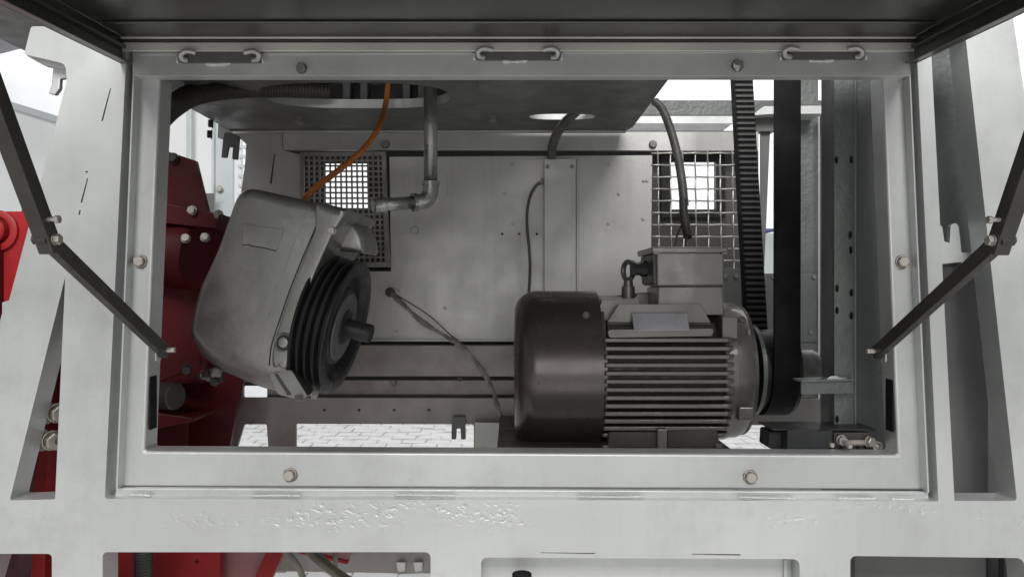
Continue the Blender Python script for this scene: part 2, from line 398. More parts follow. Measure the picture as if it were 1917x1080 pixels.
# ================================================================== MACHINE FRAME
Y0 = 1.45; DP = 0.057
fr = thing('machine_frame', 'silver painted steel machine frame with sloping legs and pitted lower beam', 'machine frame', W(958, 2040, Y0))
outer = [(58, 50, 5), (300, 50), (1640, 50), (1740, 8), (1893, 8), (1908, 110), (2010, 790), (2075, 1230), (2195, 2040), (1985, 2040),
         (1925, 1290), (45, 1290), (-290, 2040), (-365, 2040), (-160, 1230), (4, 585), (4, 566), (17, 562), (100, 250), (125, 150, 3), (122, 120, 10), (45, 102, 3)]
def slit(x0, y0, x1, y1, w):
    d = Vector((x1 - x0, y1 - y0)).normalized(); n = Vector((-d.y, d.x)) * w / 2
    a = Vector((x0, y0)); b = Vector((x1, y1))
    return [tuple(a + n * .6), tuple(a - n * .6), tuple(b - n), tuple(b + n)]
holes = [
    [(237, 88, 3), (1716, 88, 3), (1757, 938, 4), (196, 933, 4)],
    [(122, 518), (103, 934, 3), (18, 936, 5)],
    [(1742, 72, 4), (1808, 72, 3), (1904, 937, 8), (1787, 937, 3)],
    [(-9, 1036), (97, 1036, 9), (97, 1215, 9), (-62, 1215)],
    [(192, 1033, 10), (806, 1033, 12), (806, 1215, 9), (192, 1215, 9)],
    [(901, 1043, 12), (1497, 1046, 14), (1497, 1215, 9), (901, 1215, 9)],
    [(1592, 1040, 12), (1916, 1044, 14), (1935, 1215, 9), (1592, 1215, 9)],
    slit(207, 166, 191, 227, 3.2), slit(164, 334, 152, 380, 3.2), slit(150, 393, 148, 402, 3.4),
    slit(1012, 1034, 1114, 1035.5, 1.9), slit(1296, 1036.5, 1386, 1038, 2.4),
    circ(162, 322, 3, 1.6, 6)]
poly('front_plate', outer, Y0, DP, 'pitted', fr, holes, bev=0.0032, seg=3)
poly('recess_panel', rect(880, 1020, 1520, 1240), Y0 + .047, .006, 'frame', fr)
pbox('recess_strip', 1468, 1047, 1476, 1215, Y0 + .040, .006, 'frame', fr)
# tab under the upper left hook
poly('hook_tab', [(99, 125), (126, 125), (126, 146), (112, 148), (111, 166), (102, 178), (90, 175), (96, 160)], Y0 + .03, .012, 'frame', fr, bev=.002)
poly('hook_lip', [(47, 104), (80, 122), (128, 130), (128, 112)], Y0 + .022, .02, 'silver', fr, bev=.002)
# slot bracket behind the right hand cut-out
poly('slot_bracket', [(1750, 420), (1764, 424), (1768, 452), (1778, 455), (1780, 422, 3), (1790, 417, 4), (1795, 424, 3), (1802, 490), (1750, 496)], 1.522, .012, 'frame', fr, bev=.003)
pbox('slot_bracket_foot', 1800, 473, 1822, 492, 1.525, .01, 'frame', fr)
for pts in ([(243, 927), (262, 926), (282, 928)], [(470, 928), (520, 927), (562, 928)], [(738, 926), (800, 927), (852, 927.5)], [(1080, 929), (1160, 930), (1205, 929)],
            [(1382, 930), (1440, 932), (1490, 933)], [(1568, 933), (1640, 933)], [(1668, 934), (1712, 935)]):
    weld(pts, 1.462, .0022, fr)
# big hexagon bolts across the lower left cut-out
for (bx, by) in ((97, 772), (87, 823)):
    c = W(bx - 8, by, 1.53)
    b_ = lathe('bolt_shank', [(0, 0), (0, .011), (.05, .011), (.05, 0)], c, (1, -.15, 0), 'stay', fr, 14)
    bolt(c + Vector((.0, 0, 0)), .036, fr, 'bolt', (-1, .1, -.1)); bolt(c + Vector((.02, -.003, 0)), .032, fr, 'bolt', (1, -.7, -.1), 'nut')

# ================================================================== HATCH FRAME
hf = thing('hatch_surround', 'light silver hatch surround bolted inside the machine frame', 'hatch frame', W(958, 927, 1.48))
poly('lip_strip', [(250, 97), (253.5, 97), (220, 914), (216.5, 914)], 1.4625, .026, 'frame', hf, bev=.0006)
poly('lip_strip', [(1700, 92), (1703, 92), (1740, 922), (1736.5, 922)], 1.4625, .026, 'frame', hf, bev=.0006)
YS = 1.487
slotL = [(0, 0)]
poly('surround_channel', [(248, 140), (300, 140), (271, 844), (1681, 851), (1652, 138), (1706, 138), (1742, 918), (212, 912)], YS, .055, 'frame', hf, bev=.005, seg=3)
# dark slots cut in the inner sides of the stiles, as plates lying on them
def side_slot(px, y0, y1, sgn):
    x = (px - 958.5) * YS / F
    for_ = W(px, y0, YS).z; to = W(px, y1, YS).z
    return wbox('slot', (x - .0012, YS + .008, to), (x + .0012, YS + .036, for_), 'rubber', hf, 0)
side_slot(276.5, 706, 806, 1)
side_slot(1676, 712, 810, -1)
poly('bottom_lip', [(217, 914), (1738, 921), (1739, 934), (215, 929)], 1.4725, .012, 'frame', hf, bev=.0012)
poly('gap_shade_strip', [(222, 911.5), (1733, 917.5), (1733, 920.5), (222, 914.5)], 1.4855, .0012, 'conduit', hf, bev=0)  # dark strip painted as the shade in the gap above the lip
poly('top_rail', [(248, 96), (1702, 90), (1702, 143), (248, 143)], 1.4600, .0022, 'silver', hf, bev=.0006)
poly('top_rail_roll', [(252, 93), (1698, 87), (1698, 104), (252, 109)], 1.4595, .045, 'silver', hf, bev=.007, seg=4)
poly('top_rail_return', [(252, 143.5), (1698, 143.5), (1698, 139), (252, 139)], 1.4625, .026, 'silver', hf, bev=.0006)
for x, y, s in ((565, 129, 19), (263, 489, 21), (1688, 490, 21), (543, 888, 22), (1404, 892, 22)):
    Yb = 1.460 if y < 200 else YS
    bolt(W(x, y, Yb), s * Yb / F * .88, hf, 'boltdull' if y < 200 else 'bolt')
    if y > 200:
        rr_ = [random.uniform(.58, .68) * s * Yb / F for _ in range(18)]
        c_ = W(x + .6, y + .8, Yb - .0006)
        finish(solid([[Vector((r_ * math.cos(k_ * math.pi / 9), r_ * math.sin(k_ * math.pi / 9))) for k_, r_ in enumerate(rr_)]], lambda p: c_ + Vector((p[0], 0, p[1])), Vector((0, .0012, 0))), 'rust_ring', 'rust', hf)  # rust stain around the bolt, drawn as a thin ragged disc
# ragged bolt at the top right
bolt(W(1380, 124, 1.460), .019, hf, 'boltdull')
weld([(1373, 118), (1378, 126), (1384, 122), (1381, 130), (1375, 130)], 1.449, .0035, hf, 'weld_lump')
# three hinges
for x0, x1, y0 in ((333, 490, 97), (889, 1050, 92), (1463, 1620, 91)):
    hp = poly('hinge_plate', [(x0, y0), (x1, y0), (x1 - 3, y0 + 21), (x0 + 4, y0 + 21)], 1.4535, .006, 'ceil', hf, bev=.0015)
    for k, xx in enumerate((x0 + 17, x1 - 17)):
        s = -1 if k == 0 else 1
        pts = [W(xx - s * 16, y0 + 2, 1.437), W(xx, y0 - 1, 1.434), W(xx + s * 11, y0 + 5, 1.436), W(xx + s * 9, y0 + 14, 1.444), W(xx, y0 + 16, 1.452)]
        tube('hinge_loop', spline(pts, 8), .0046, 'inner', hp, 10)
    weld([(x0 + 50, y0 + 23), (x0 + 74, y0 + 24), (x0 + 100, y0 + 22)], 1.457, .0035, hf)
    weld([(x0 - 2, y0 + 6), (x0 - 1, y0 + 22)], 1.457, .003, hf); weld([(x1 + 1, y0 + 6), (x1 + 2, y0 + 22)], 1.457, .003, hf)

# ================================================================== HATCH LID (raised)
ld = thing('access_hatch', 'dark glossy hatch lid raised over the opening', 'hatch lid', W(958, 80, 1.455))
TL = math.tan(math.radians(2.6)); ZL = CZ + .472; XL, XR = -.733, .757; LN = .80
def lidpt(x, v, h): return Vector((x, 1.452 - v, ZL + h - v * TL))
def lidbox(name, x0, x1, v0, v1, h0, h1, m, bev=.0015):
    bm = bmesh.new(); c = [bm.verts.new(lidpt(x, v, h)) for x in (x0, x1) for v in (v0, v1) for h in (h0, h1)]
    for f in ((0, 1, 3, 2), (4, 6, 7, 5), (0, 4, 5, 1), (2, 3, 7, 6), (0, 2, 6, 4), (1, 5, 7, 3)): bm.faces.new([c[i] for i in f])
    return finish(bm, name, m, ld, bev)
lidbox('panel', XL, XR, 0, LN, 0, .004, 'lid')
lidbox('rear_stiffener', XL + .016, XR - .016, .014, .10, -.005, -.0005, 'lid', .003)
lidbox('side_flange', XL, XL + .004, 0, LN, -.052, -.0005, 'lid')
lidbox('side_flange', XR - .004, XR, 0, LN, -.052, -.0005, 'lid')
lidbox('side_return', XL + .0045, XL + .020, .0, LN, -.052, -.049, 'lid')
lidbox('side_return', XR - .020, XR - .0045, .0, LN, -.052, -.049, 'lid')
lidbox('side_rib', XL + .0045, XL + .016, .012, LN, -.026, -.020, 'lid')
lidbox('side_rib', XR - .016, XR - .0045, .012, LN, -.026, -.020, 'lid')
lidbox('front_flange', XL + .0045, XR - .0045, LN - .004, LN, -.052, -.0005, 'lid')
lidbox('rear_flange', XL + .0045, XR - .0045, 0, .006, -.029, -.0125, 'lidedge')
lidbox('seal_strip', XL + .0045, XR - .0045, .001, .010, -.0118, -.008, 'conduit')
lidbox('seal_strip', XL + .0045, XR - .0045, .001, .013, -.0072, -.003, 'lidedge')

# ================================================================== FOLDING STAYS
def stay(side):
    s = -1 if side == 'l' else 1
    if s < 0:
        X = (305 - 958.5) * 1.47 / F; piv = W(300, 655, 1.47); kn = W(88, 448, -X * F / 870.5); tp = W(-8, 190, -X * F / 966)
        lab = 'dark folding lid stay on the red machinery side'
    else:
        X = (1645 - 958.5) * 1.47 / F; piv = W(1650, 657, 1.47); kn = W(1873, 450, X * F / 914.5); tp = W(1925, 300, X * F / 966)
        lab = 'dark folding lid stay on the perforated column side'
    for p in (piv, kn, tp): p.x = X
    t = thing('folding_stay', lab, 'lid stay', piv, 'folding lid stays')
    d = (tp - kn).normalized()
    zl = lambda y: ZL - .052 - (1.452 - y) * TL
    L_ = 0.05
    while L_ < .6 and (kn + d * L_).z < zl((kn + d * L_).y) + .03: L_ += .005
    top = kn + d * L_
    bar('lower_arm', piv + (piv - kn).normalized() * .012, kn + (kn - piv).normalized() * .014, .014, .024, 'stay', t)
    ua = bar('upper_arm', kn - d * .018, top, .022, .026, 'stay', t)
    sg = -s
    bolt(kn + Vector((sg * .011, 0, 0)), .014, t, 'bolt', (sg, 0, 0), 'pivot_bolt')
    bolt(kn - Vector((sg * .011, 0, 0)), .014, t, 'stay', (-sg, 0, 0), 'pivot_nut')
    q = kn + d * .032
    lathe('stop_pin', [(0, 0), (0, .0035), (.012, .0035), (.012, .0055), (.017, .0055), (.017, 0)], q + Vector((sg * .011, 0, 0)), (sg, 0, 0), 'bolt', t, 12)
    lathe('pivot_pin', [(0, 0), (0, .005), (.016, .005), (.016, 0)], piv + Vector((sg * .007, 0, 0)), (sg, 0, 0), 'bolt', t, 12)
    bar('pivot_lug', piv + Vector((-sg * .009, 0, .018)), piv + Vector((-sg * .009, 0, -.02)), .003, .022, 'frame', t)
    return t
stay('l'); stay('r')

# ================================================================== CEILING PLATE
ZC = CZ + .478
ce = thing('ceiling_plate', 'thick dark steel plate over the machine compartment', 'steel plate', Vector((-.25, 1.6, ZC)))
def cx(px, py):          # pixel on the underside of the plate -> x, y
    Y = .478 * F / (540 - py); return ((px - 958.5) * Y / F, Y)
def oval(x0, x1, yf, depth, n=22):
    a = cx(x0, yf); b = cx(x1, yf); c = ((a[0] + b[0]) / 2, a[1] - depth / 2)
    rx = (b[0] - a[0]) / 2; ry = depth / 2
    return [(c[0] + rx * math.copysign(abs(math.cos(k)) ** .7, math.cos(k)), c[1] + ry * math.copysign(abs(math.sin(k)) ** .7, math.sin(k))) for k in [2 * math.pi * i / n for i in range(n)]]
co = [(-.857, 1.53), (.359, 1.53), (.359, 2.30), (.345, 2.36), (-.855, 2.36)]
bm = solid([[Vector(p) for p in co], [Vector(p) for p in oval(520, 850, 204, .26)], [Vector(p) for p in oval(990, 1112, 225, .075)]],
           lambda p: Vector((p[0], p[1], ZC)), Vector((0, 0, .025)))
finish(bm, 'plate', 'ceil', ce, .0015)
def rim(name, ov, h):
    ov = [p for p in ov]
    n = len(ov); bm = bmesh.new(); ymid = sum(p[1] for p in ov) / n
    xm = sum(p[0] for p in ov) / n
    pts = [(xm + (p[0] - xm) * .992, ymid + (p[1] - ymid) * .985) for p in ov if p[1] >= ymid - 1e-6]
    pts.sort()
    a = [[bm.verts.new((x, y, ZC + zz)) for x, y in pts] for zz in (.001, h)]
    for i_ in range(len(pts) - 1): bm.faces.new([a[0][i_], a[0][i_ + 1], a[1][i_ + 1], a[1][i_]])
    o = finish(bm, name, 'silver', ce)
    sm = o.modifiers.new('thick', 'SOLIDIFY'); sm.thickness = .001
rim('hole_rim', oval(520, 850, 204, .26, 44), .0245); rim('hole_rim', oval(990, 1112, 225, .075, 44), .0245)
wbox('added_dark_cover', (-.80, 1.55, ZC + .12), (.02, 2.30, ZC + .13), 'ceil', ce)  # dark cover and side added above so the plate holes look dark
wbox('added_dark_side', (-.80, 2.27, ZC + .026), (-.02, 2.28, ZC + .119), 'ceil', ce)
for x in (628, 662, 745, 775):
    c = cx(x, 196); wbox('tray_rib', (c[0], 2.10, ZC + .026), (c[0] + .02, 2.16, ZC + .119), 'grey', ce)
for x, y in ((562, 220), (922, 218)):
    c = cx(x, y); p = Vector((c[0], c[1], ZC))
    bolt(p, .026, ce, 'boltdull', (0, 0, -1)); 
    lathe('stud', [(0, .008), (.022, .008), (.022, 0)], p, (0, 0, -1), 'boltdull', ce, 12)
c = cx(907, 152); wbox('block', (c[0] - .014, c[1] - .01, ZC - .014), (c[0] + .014, c[1] + .02, ZC), 'grey', ce)
# rolled stub of flat bar under the back edge
wbox('back_angle', (-.855, 2.335, ZC - .006), (.345, 2.36, ZC - .0005), 'inner', ce)
wbox('deck_light_block', (-1.5, 1.53, CZ + .73), (-.08, 2.52, CZ + .75), 'ceil', ce)  # unseen plate added to keep light from above off the red machinery
for x in (-.8, .3): wbox('hanger', (x, 1.56, ZC + .026), (x + .02, 2.2, CZ + .729), 'ceil', ce)
# fork bracket hanging at the left corner
fb = thing('fork_bracket', 'grey fork bracket hanging from the left corner of the ceiling plate', 'bracket', W(425, 250, 2.2))
poly('fork', [(420, 248), (438, 250), (448, 256), (444, 299), (434, 298), (436, 276), (428, 275), (424, 295), (414, 295), (417, 262)], 2.20, .012, 'grey', fb, bev=.002)
poly('arm', [(408, 232), (432, 244), (420, 262), (407, 258)], 2.215, .02, 'silver', fb, bev=.002)
bolt(W(399, 232, 2.22), .022, fb, 'stay', (-1, -.5, 0)); bolt(W(397, 252, 2.22), .022, fb, 'stay', (-1, -.5, 0))

# ================================================================== INNER WALL
YB = 2.40
iw = thing('inner_wall', 'grey sheet metal inner wall behind the motor with two vent windows', 'wall', W(958, 860, YB))
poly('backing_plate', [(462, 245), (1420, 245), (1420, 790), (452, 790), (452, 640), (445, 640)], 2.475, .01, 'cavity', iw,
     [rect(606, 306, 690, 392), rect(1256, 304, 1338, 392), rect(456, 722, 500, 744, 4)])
poly('window_frame', rect(1238, 288, 1358, 408), 2.455, .018, 'black', iw, [rect(1254, 303, 1341, 394)])
poly('top_band', [(530, 247), (1420, 247), (1420, 283), (530, 281)], YB, .02, 'inner', iw)
poly('left_plate', [(434, 246), (463, 272, 6), (447, 392), (442, 715), (562, 715), (562, 290), (529, 281), (527, 246)], YB + .004, .012, 'inner', iw, [slit(514, 288, 507, 344, 3)])
poly('panel_sheet', [(729, 294), (1221, 291, 2), (1217, 637), (555, 637), (555, 508), (732, 508)], YB - .012, .003, 'inner', iw,
     [circ(940, 438, 2.3, n=8), circ(972, 438, 2.3, n=8), circ(1005, 438, 2.3, n=8), circ(724 + 18, 620, 1.6, n=6)], bev=.0008)
ring = tube_bm([W(797 + 42 * math.cos(a), 346 + 42 * math.sin(a), YB - .0122) for a in [2 * math.pi * i / 48 for i in range(49)]], .0008, 6)
finish(ring, 'scribed_ring', 'inner', iw, smooth=True)
ring = tube_bm([W(776 + 7 * math.cos(a), 431 + 7 * math.sin(a), YB - .0122) for a in [2 * math.pi * i / 24 for i in range(25)]], .0008, 6)
finish(ring, 'plug_ring', 'grey', iw, smooth=True)
for x, y in ((944, 363), (958, 308), (960, 419), (1140, 308), (1158, 363), (1139, 418), (1205, 338), (1211, 338), (1204, 410), (833, 577), (712, 543), (746, 543), (836, 628)):
    bolt(W(x, y, YB - .012), .0085, iw, 'inner', name='screw')
for x, y in ((722, 271), (1222, 271)): bolt(W(x, y, YB), .021, iw, 'boltdull')
# duct cover with flange
poly('duct_cover', [(1019, 297), (1078, 297), (1078, 575), (1019, 575)], YB - .055, .042, 'inner', iw, bev=.0025)
pbox('duct_flange', 1079, 299, 1083, 575, YB - .02, .007, 'inner', iw)
for x in (1025, 1071): bolt(W(x, 312, YB - .055), .010, iw, 'boltdull', name='screw')
# lower shelves
poly('shelf_edge', [(560, 634), (1217, 636), (1217, 640), (560, 639)], YB - .02, .03, 'inner', iw)
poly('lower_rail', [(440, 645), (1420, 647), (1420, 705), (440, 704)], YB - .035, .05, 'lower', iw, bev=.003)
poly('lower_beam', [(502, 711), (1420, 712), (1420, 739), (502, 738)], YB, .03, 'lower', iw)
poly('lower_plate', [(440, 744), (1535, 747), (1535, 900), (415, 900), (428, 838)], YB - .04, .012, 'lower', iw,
     [[(457, 794, 4), (499, 794, 3), (504, 860), (437, 860)], [(554, 793, 4), (887, 794, 5), (887, 860), (554, 860)], [(1340, 795, 5), (1478, 796, 8), (1478, 860), (1340, 860)],
      circ(607, 767, 2.7), circ(672, 767, 2.7), circ(738, 767, 2.7), circ(803, 767, 2.7)])
poly('small_post', [(440, 705), (455, 705), (455, 746), (440, 746)], YB - .02, .012, 'inner', iw)
bolt(W(737, 716, YB), .018, iw, 'boltdull'); bolt(W(1000, 716, YB), .012, iw, 'boltdull')
pbox('rail_notch', 856, 707, 866, 713, YB - .037, .003, 'conduit', iw, 0)
# ---- perforated grille
gr = thing('vent_grille', 'square hole perforated steel vent grille beside the drain pipe', 'grille', W(643, 502, YB - .02))
GX0, GY0, P_ = 569.0, 292.0, 10.0
YG = YB - .02
poly('grille_frame', [(561, 285), (722, 284), (731, 500), (561, 500)], YG - .004, .010, 'grille', gr, [[(569, 292), (714, 291), (720, 491), (569, 491)]])
bm = bmesh.new()
def strip(bm, a, b, c, d, Y, dep):
    bb = solid([[Vector(a), Vector(b), Vector(c), Vector(d)]], lambda p: W(p[0], p[1], Y), Vector((0, dep, 0)))
    me = bpy.data.meshes.new('tmp'); bb.to_mesh(me); bb.free(); bm.from_mesh(me); bpy.data.meshes.remove(me)
for i in range(16):
    x = 566 + i * 10; k = .028 * i / 15 * 10 / 200 * 200
    strip(bm, (x, 291), (x + 3.3, 291), (x + 3.3 + .4 * i, 492), (x + .4 * i, 492), YG, .003)
for j in range(21):
    y = 289 + j * 10.05
    strip(bm, (568, y), (715 + j * .3, y), (715 + j * .3, y + 3.3), (568, y + 3.3), YG + .0004, .0022)
finish(bm, 'perforated_sheet', 'grille', gr)
# ---- crimped wire mesh
wm = thing('wire_screen', 'coarse woven wire screen behind the terminal box', 'wire screen', W(1300, 500, YB - .01))
vx = [1231.5 + 23.3 * i for i in range(7)]; hy = [287 + 22.3 * j for j in range(10)]
for i, x in enumerate(vx):
    pts = []
    for k in range(0, 111):
        y = 284 + k * 2.0; ph = (y - hy[0]) / 22.3
        dz = math.cos(math.pi * ph) * (1 if i % 2 else -1)
        pts.append(W(x + .35 * dz + (y - 287) * .012, y, YB - .012 + .0032 * dz))
    tube('wire', pts, .0026, 'wire', wm, 7)
for j, y in enumerate(hy):
    pts = []
    for k in range(0, 84):
        x = 1219 + k * 2.0; ph = (x - vx[0]) / 23.3
        dz = -math.cos(math.pi * ph) * (1 if j % 2 else -1)
        pts.append(W(x, y + .35 * dz, YB - .012 + .0032 * dz))
    tube('wire', pts, .0026, 'wire', wm, 7)
# ---- fork clip at the bottom of the wall
fc = thing('fork_clip', 'small grey fork clip hooked over the lower wall opening', 'clip', W(858, 822, YB - .06))
poly('clip_body', [(846, 780, 3), (871, 780, 3), (872, 822, 3), (863, 822, 2), (862, 802), (855, 802), (854, 822, 2), (845, 822, 3)], YB - .06, .008, 'grey', fc, bev=.002)
pbox('clip_hook', 848, 778, 870, 786, YB - .051, .010, 'grey', fc)
# ---- column foot right of the clip, base below the motor
mb = thing('motor_pedestal', 'grey steel mounting base under the electric motor', 'base', W(1130, 870, 1.95))
poly('base_plate', [(930, 842), (1372, 842), (1372, 870), (930, 870)], 1.70, .46, 'motordark', mb)
poly('base_post', [(888, 790), (970, 792), (970, 870), (888, 870)], YB - .075, .02, 'inner', mb)
pbox('base_slot', 936, 786, 975, 842, YB - .078, .002, 'black', mb, 0)

# ---- beams in the background at upper right
ub = thing('cross_beam', 'grey cross beam against the white light at upper right', 'beam', W(1400, 231, 2.75))
poly('beam_web', [(1150, 188), (1545, 188), (1545, 216), (1150, 216)], 2.75, .02, 'column', ub)
poly('beam_ledge', [(1150, 217.5), (1372, 217.5), (1372, 232), (1150, 232)], 2.60, .14, 'silver', ub)
poly('beam_flange', [(1412, 216), (1431, 199), (1541, 198), (1541, 213), (1440, 214)], 2.45, .20, 'silver', ub)
poly('beam_soffit', [(1412, 217), (1452, 215), (1452, 246), (1412, 246)], 2.5, .05, 'ceil', ub)
sp = thing('side_panel', 'grey sheet panel with light edge behind the smooth belt', 'panel', W(1500, 860, 2.55))
poly('upper_sheet', [(1455, 143), (1532, 143), (1532, 197), (1455, 197)], 2.60, .01, 'column', sp)
poly('sheet', [(1452, 214), (1533, 214), (1533, 860), (1452, 860)], 2.55, .01, 'column', sp)
poly('edge_strip', [(1538, 214), (1543.5, 214), (1544, 860), (1538, 860)], 2.50, .02, 'frame', sp)
poly('lower_sheet', [(1432, 512), (1452, 512), (1532, 513), (1532, 640), (1432, 640)], 2.53, .008, 'column', sp)
poly('slant_strip', [(1424, 246), (1442, 246), (1431, 500), (1424, 500)], 2.52, .01, 'grey', sp)
pbox('foot_sheet', 1380, 640, 1532, 745, 2.535, .01, 'grey', sp)
pbox('bracket_box', 1352, 502, 1386, 640, 2.36, .02, 'column', sp)
for x, y in ((1523, 519), (1357, 517), (1378, 517), (1517, 622), (1447, 519)): bolt(W(x, y, 2.355 if x < 1400 else 2.53), .012, sp, 'boltdull', name='screw')
bs = thing('blue_striped_unit', 'pale cabinet with blue stripe far behind the belts', 'cabinet', W(1443, 560, 6.0))
pbox('cabinet_body', 1380, 437, 1449, 620, 6.0, .5, 'pale', bs); pbox('stripe', 1380, 428, 1449, 434, 5.98, .5, 'blue', bs)

# ================================================================== PERFORATED COLUMN
pc = thing('perforated_column', 'rough grey column with pairs of oval holes right of the belts', 'column', W(1650, 2040, 1.62))
oh = [circ(x, y, 3.6, 7.5, 12) for x, y in ((1566, 300), (1594, 299), (1592, 440), (1593, 468), (1567, 540), (1594, 548), (1567, 581), (1594, 591), (1567, 785), (1593, 802))]
poly('flange', [(1562, 60), (1603, 60), (1603, 1300), (1562, 1300)], 1.62, .016, 'column', pc, oh, bev=.002)
poly('web_face', [(1604, 60), (1800, 60), (1850, 937), (1860, 1300), (1604, 1300)], 1.635, .02, 'column', pc, bev=.003)
poly('bend', [(1599, 60), (1606, 60), (1606, 1300), (1599, 1300)], 1.617, .012, 'column', pc, bev=.004, seg=3)
wbox('cheek', ((1562.5 - 958.5) * 1.62 / F - .0005, 1.637, 1.0), ((1562.5 - 958.5) * 1.62 / F + .006, 1.69, 2.05), 'grey', pc)
poly('back_sheet', [(1550, 60), (1870, 60), (1890, 1300), (1550, 1300)], 1.695, .006, 'grey', pc)
pbox('lower_cover', 1742, 500, 1850, 960, 1.60, .03, 'grey', pc)
# cantilever shelf bracket beside the hub
sb = thing('shelf_bracket', 'flat grey bracket with torn edge under the pulley hub', 'bracket', W(1550, 738, 1.66))
poly('web', [(1500, 716), (1599, 713), (1599, 736), (1500, 738)], 1.60, .006, 'column', sb)
poly('ledge', [(1500, 712.5), (1600, 709), (1600, 713), (1500, 716)], 1.595, .05, 'column', sb)
poly('torn_lip', [(1545, 712), (1556, 704), (1566, 703), (1570, 706), (1598, 710), (1599, 713)], 1.602, .004, 'frame', sb, bev=.0006)
# ================================================================== ELECTRIC MOTOR
YM = 1.90; ZM = CZ - .198
mo = thing('electric_motor', 'taupe finned electric motor with smooth rounded fan cowl', 'electric motor', Vector((.28, YM, ZM - .20)))
XO = 0.004
prof = [(0, 0), (0, .10), (0.002, .135)]
for k in range(9):
    a = k / 8 * math.pi / 2; prof.append((.055 - .053 * math.cos(a), .139 + .053 * math.sin(a)))
prof += [(.20, .192), (.20, .186), (.19, .184)]
lathe('fan_cowl', prof, (XO, YM, ZM), (1, 0, 0), 'cowl', mo, 72)
bolt(W(1097, 591, 1.752), .013, mo, 'boltdull', (0, -.86, .5))
bolt(W(1009, 717, 1.71), .004, mo, 'motordark', (0, -1, 0), 'rivet')
# barrel
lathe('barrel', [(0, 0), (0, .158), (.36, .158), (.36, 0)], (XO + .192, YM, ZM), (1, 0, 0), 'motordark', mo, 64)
lathe('cowl_ring', [(0, .150), (0, .176), (.012, .176), (.012, .150)], (XO + .197, YM, ZM), (1, 0, 0), 'motor', mo, 56)
# horizontal fins, front and rear
XF0, XF1 = .205, .487
for k in range(13):
    z = ZM + .083 - k * .0182
    rz = z - ZM
    inner = math.sqrt(max(.158 ** 2 - rz * rz, 0)) - .004
    outer_ = min(math.sqrt(.196 ** 2 - min(rz * rz, .0335)), .187)
    for s in (-1, 1):
        bm = bmesh.new()
        y1 = YM + s * outer_; y0 = YM + s * inner
        loop = [Vector((XF0, y0)), Vector((XF1 + .018, y0)), Vector((XF1 + .006, y1 - s * .012)), Vector((XF1 - .006, y1)), Vector((XF0 + .004, y1)), Vector((XF0, y1 - s * .004))]
        bm = solid([loop], lambda p: Vector((p[0], p[1], z - .0048)), Vector((0, 0, .0096)))
        finish(bm, 'fin', 'motor', mo, .0022)
# ledge and name plate
def xz(px, Y): return (px - 958.5) * Y / F
zt = lambda py, Y: CZ + (540 - py) * Y / F
bm = solid([rnd([(1138, 617, 6), (1336, 615, 6), (1334, 629, 6), (1140, 632, 6)])], lambda p: W(p[0], p[1], 1.725), Vector((0, .05, 0)))
finish(bm, 'plate_ledge', 'motor', mo, .002)
poly('top_fin', [(1158, 570), (1312, 569), (1331, 604), (1137, 603)], 1.765, .006, 'motor', mo, bev=.001)
poly('fin_foot', [(1137, 604), (1331, 604.5), (1336, 640), (1135, 640)], 1.768, .02, 'motordark', mo)
for k in range(4):
    Yk = 1.80 + k * .038
    poly('top_fin', [(1127 - 2 * k, 562 - 3.0 * k), (1196 - 2.0 * k, 561 - 3.0 * k), (1216, 600), (1112, 600)], Yk, .005, 'motor', mo, bev=.001)
for k in range(2):
    poly('top_fin', [(1345, 585), (1372, 585), (1378, 612), (1340, 612)], 1.80 + k * .03, .005, 'motor', mo, bev=.001)
# sloping saddle under the name plate
bm = bmesh.new()
c = [W(1183, 586, 1.757), W(1286, 586, 1.757), W(1291, 618, 1.722), W(1187, 618, 1.722)]
nrm = (c[1] - c[0]).cross(c[3] - c[0]).normalized()
bb = [bm.verts.new(p) for p in c] + [bm.verts.new(p + nrm * .003) for p in c]
for f in ((0, 1, 2, 3), (7, 6, 5, 4), (0, 4, 5, 1), (1, 5, 6, 2), (2, 6, 7, 3), (3, 7, 4, 0)): bm.faces.new([bb[i] for i in f])
finish(bm, 'name_plate', 'plate', mo, .0006)
bm = bmesh.new()
c = [W(1138, 604, 1.775), W(1338, 604, 1.775), W(1340, 622, 1.735), W(1138, 622, 1.735)]
bb = [bm.verts.new(p) for p in c] + [bm.verts.new(p + Vector((0, .05, -.004))) for p in c]
for f in ((0, 1, 2, 3), (7, 6, 5, 4), (0, 4, 5, 1), (1, 5, 6, 2), (2, 6, 7, 3), (3, 7, 4, 0)): bm.faces.new([bb[i] for i in f])
finish(bm, 'saddle', 'motor', mo, .002)
# end shield
lathe('end_shield', [(0, .140), (0, .166), (.004, .169), (.030, .169), (.032, .165), (.058, .164), (.072, .157), (.082, .135), (.086, .07), (.086, 0)], (.478, YM, ZM), (1, 0, 0), 'motor', mo, 72)
pbox('lift_lug', 1352, 592, 1382, 634, 1.742, .07, 'motor', mo, .003)
bolt(W(1389, 600, 1.738), .014, mo, 'motor', (0, -.8, .6)); bolt(W(1398, 622, 1.73), .012, mo, 'boltdull', (1, 0, 0))
pbox('lower_lug', 1384, 762, 1412, 788, 1.73, .08, 'motor', mo, .003)
# feet
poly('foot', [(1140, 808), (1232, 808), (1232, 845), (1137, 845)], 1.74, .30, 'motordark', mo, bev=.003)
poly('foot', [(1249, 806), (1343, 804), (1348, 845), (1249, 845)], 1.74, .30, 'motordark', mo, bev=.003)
pbox('foot_rib', 1231, 803, 1249, 845, 1.722, .03, 'motor', mo, .002)
bolt(W(1134, 841, 1.735), .016, mo, 'bolt', (0, 0, 1)); bolt(W(1345, 838, 1.735), .016, mo, 'boltdull', (0, 0, 1))
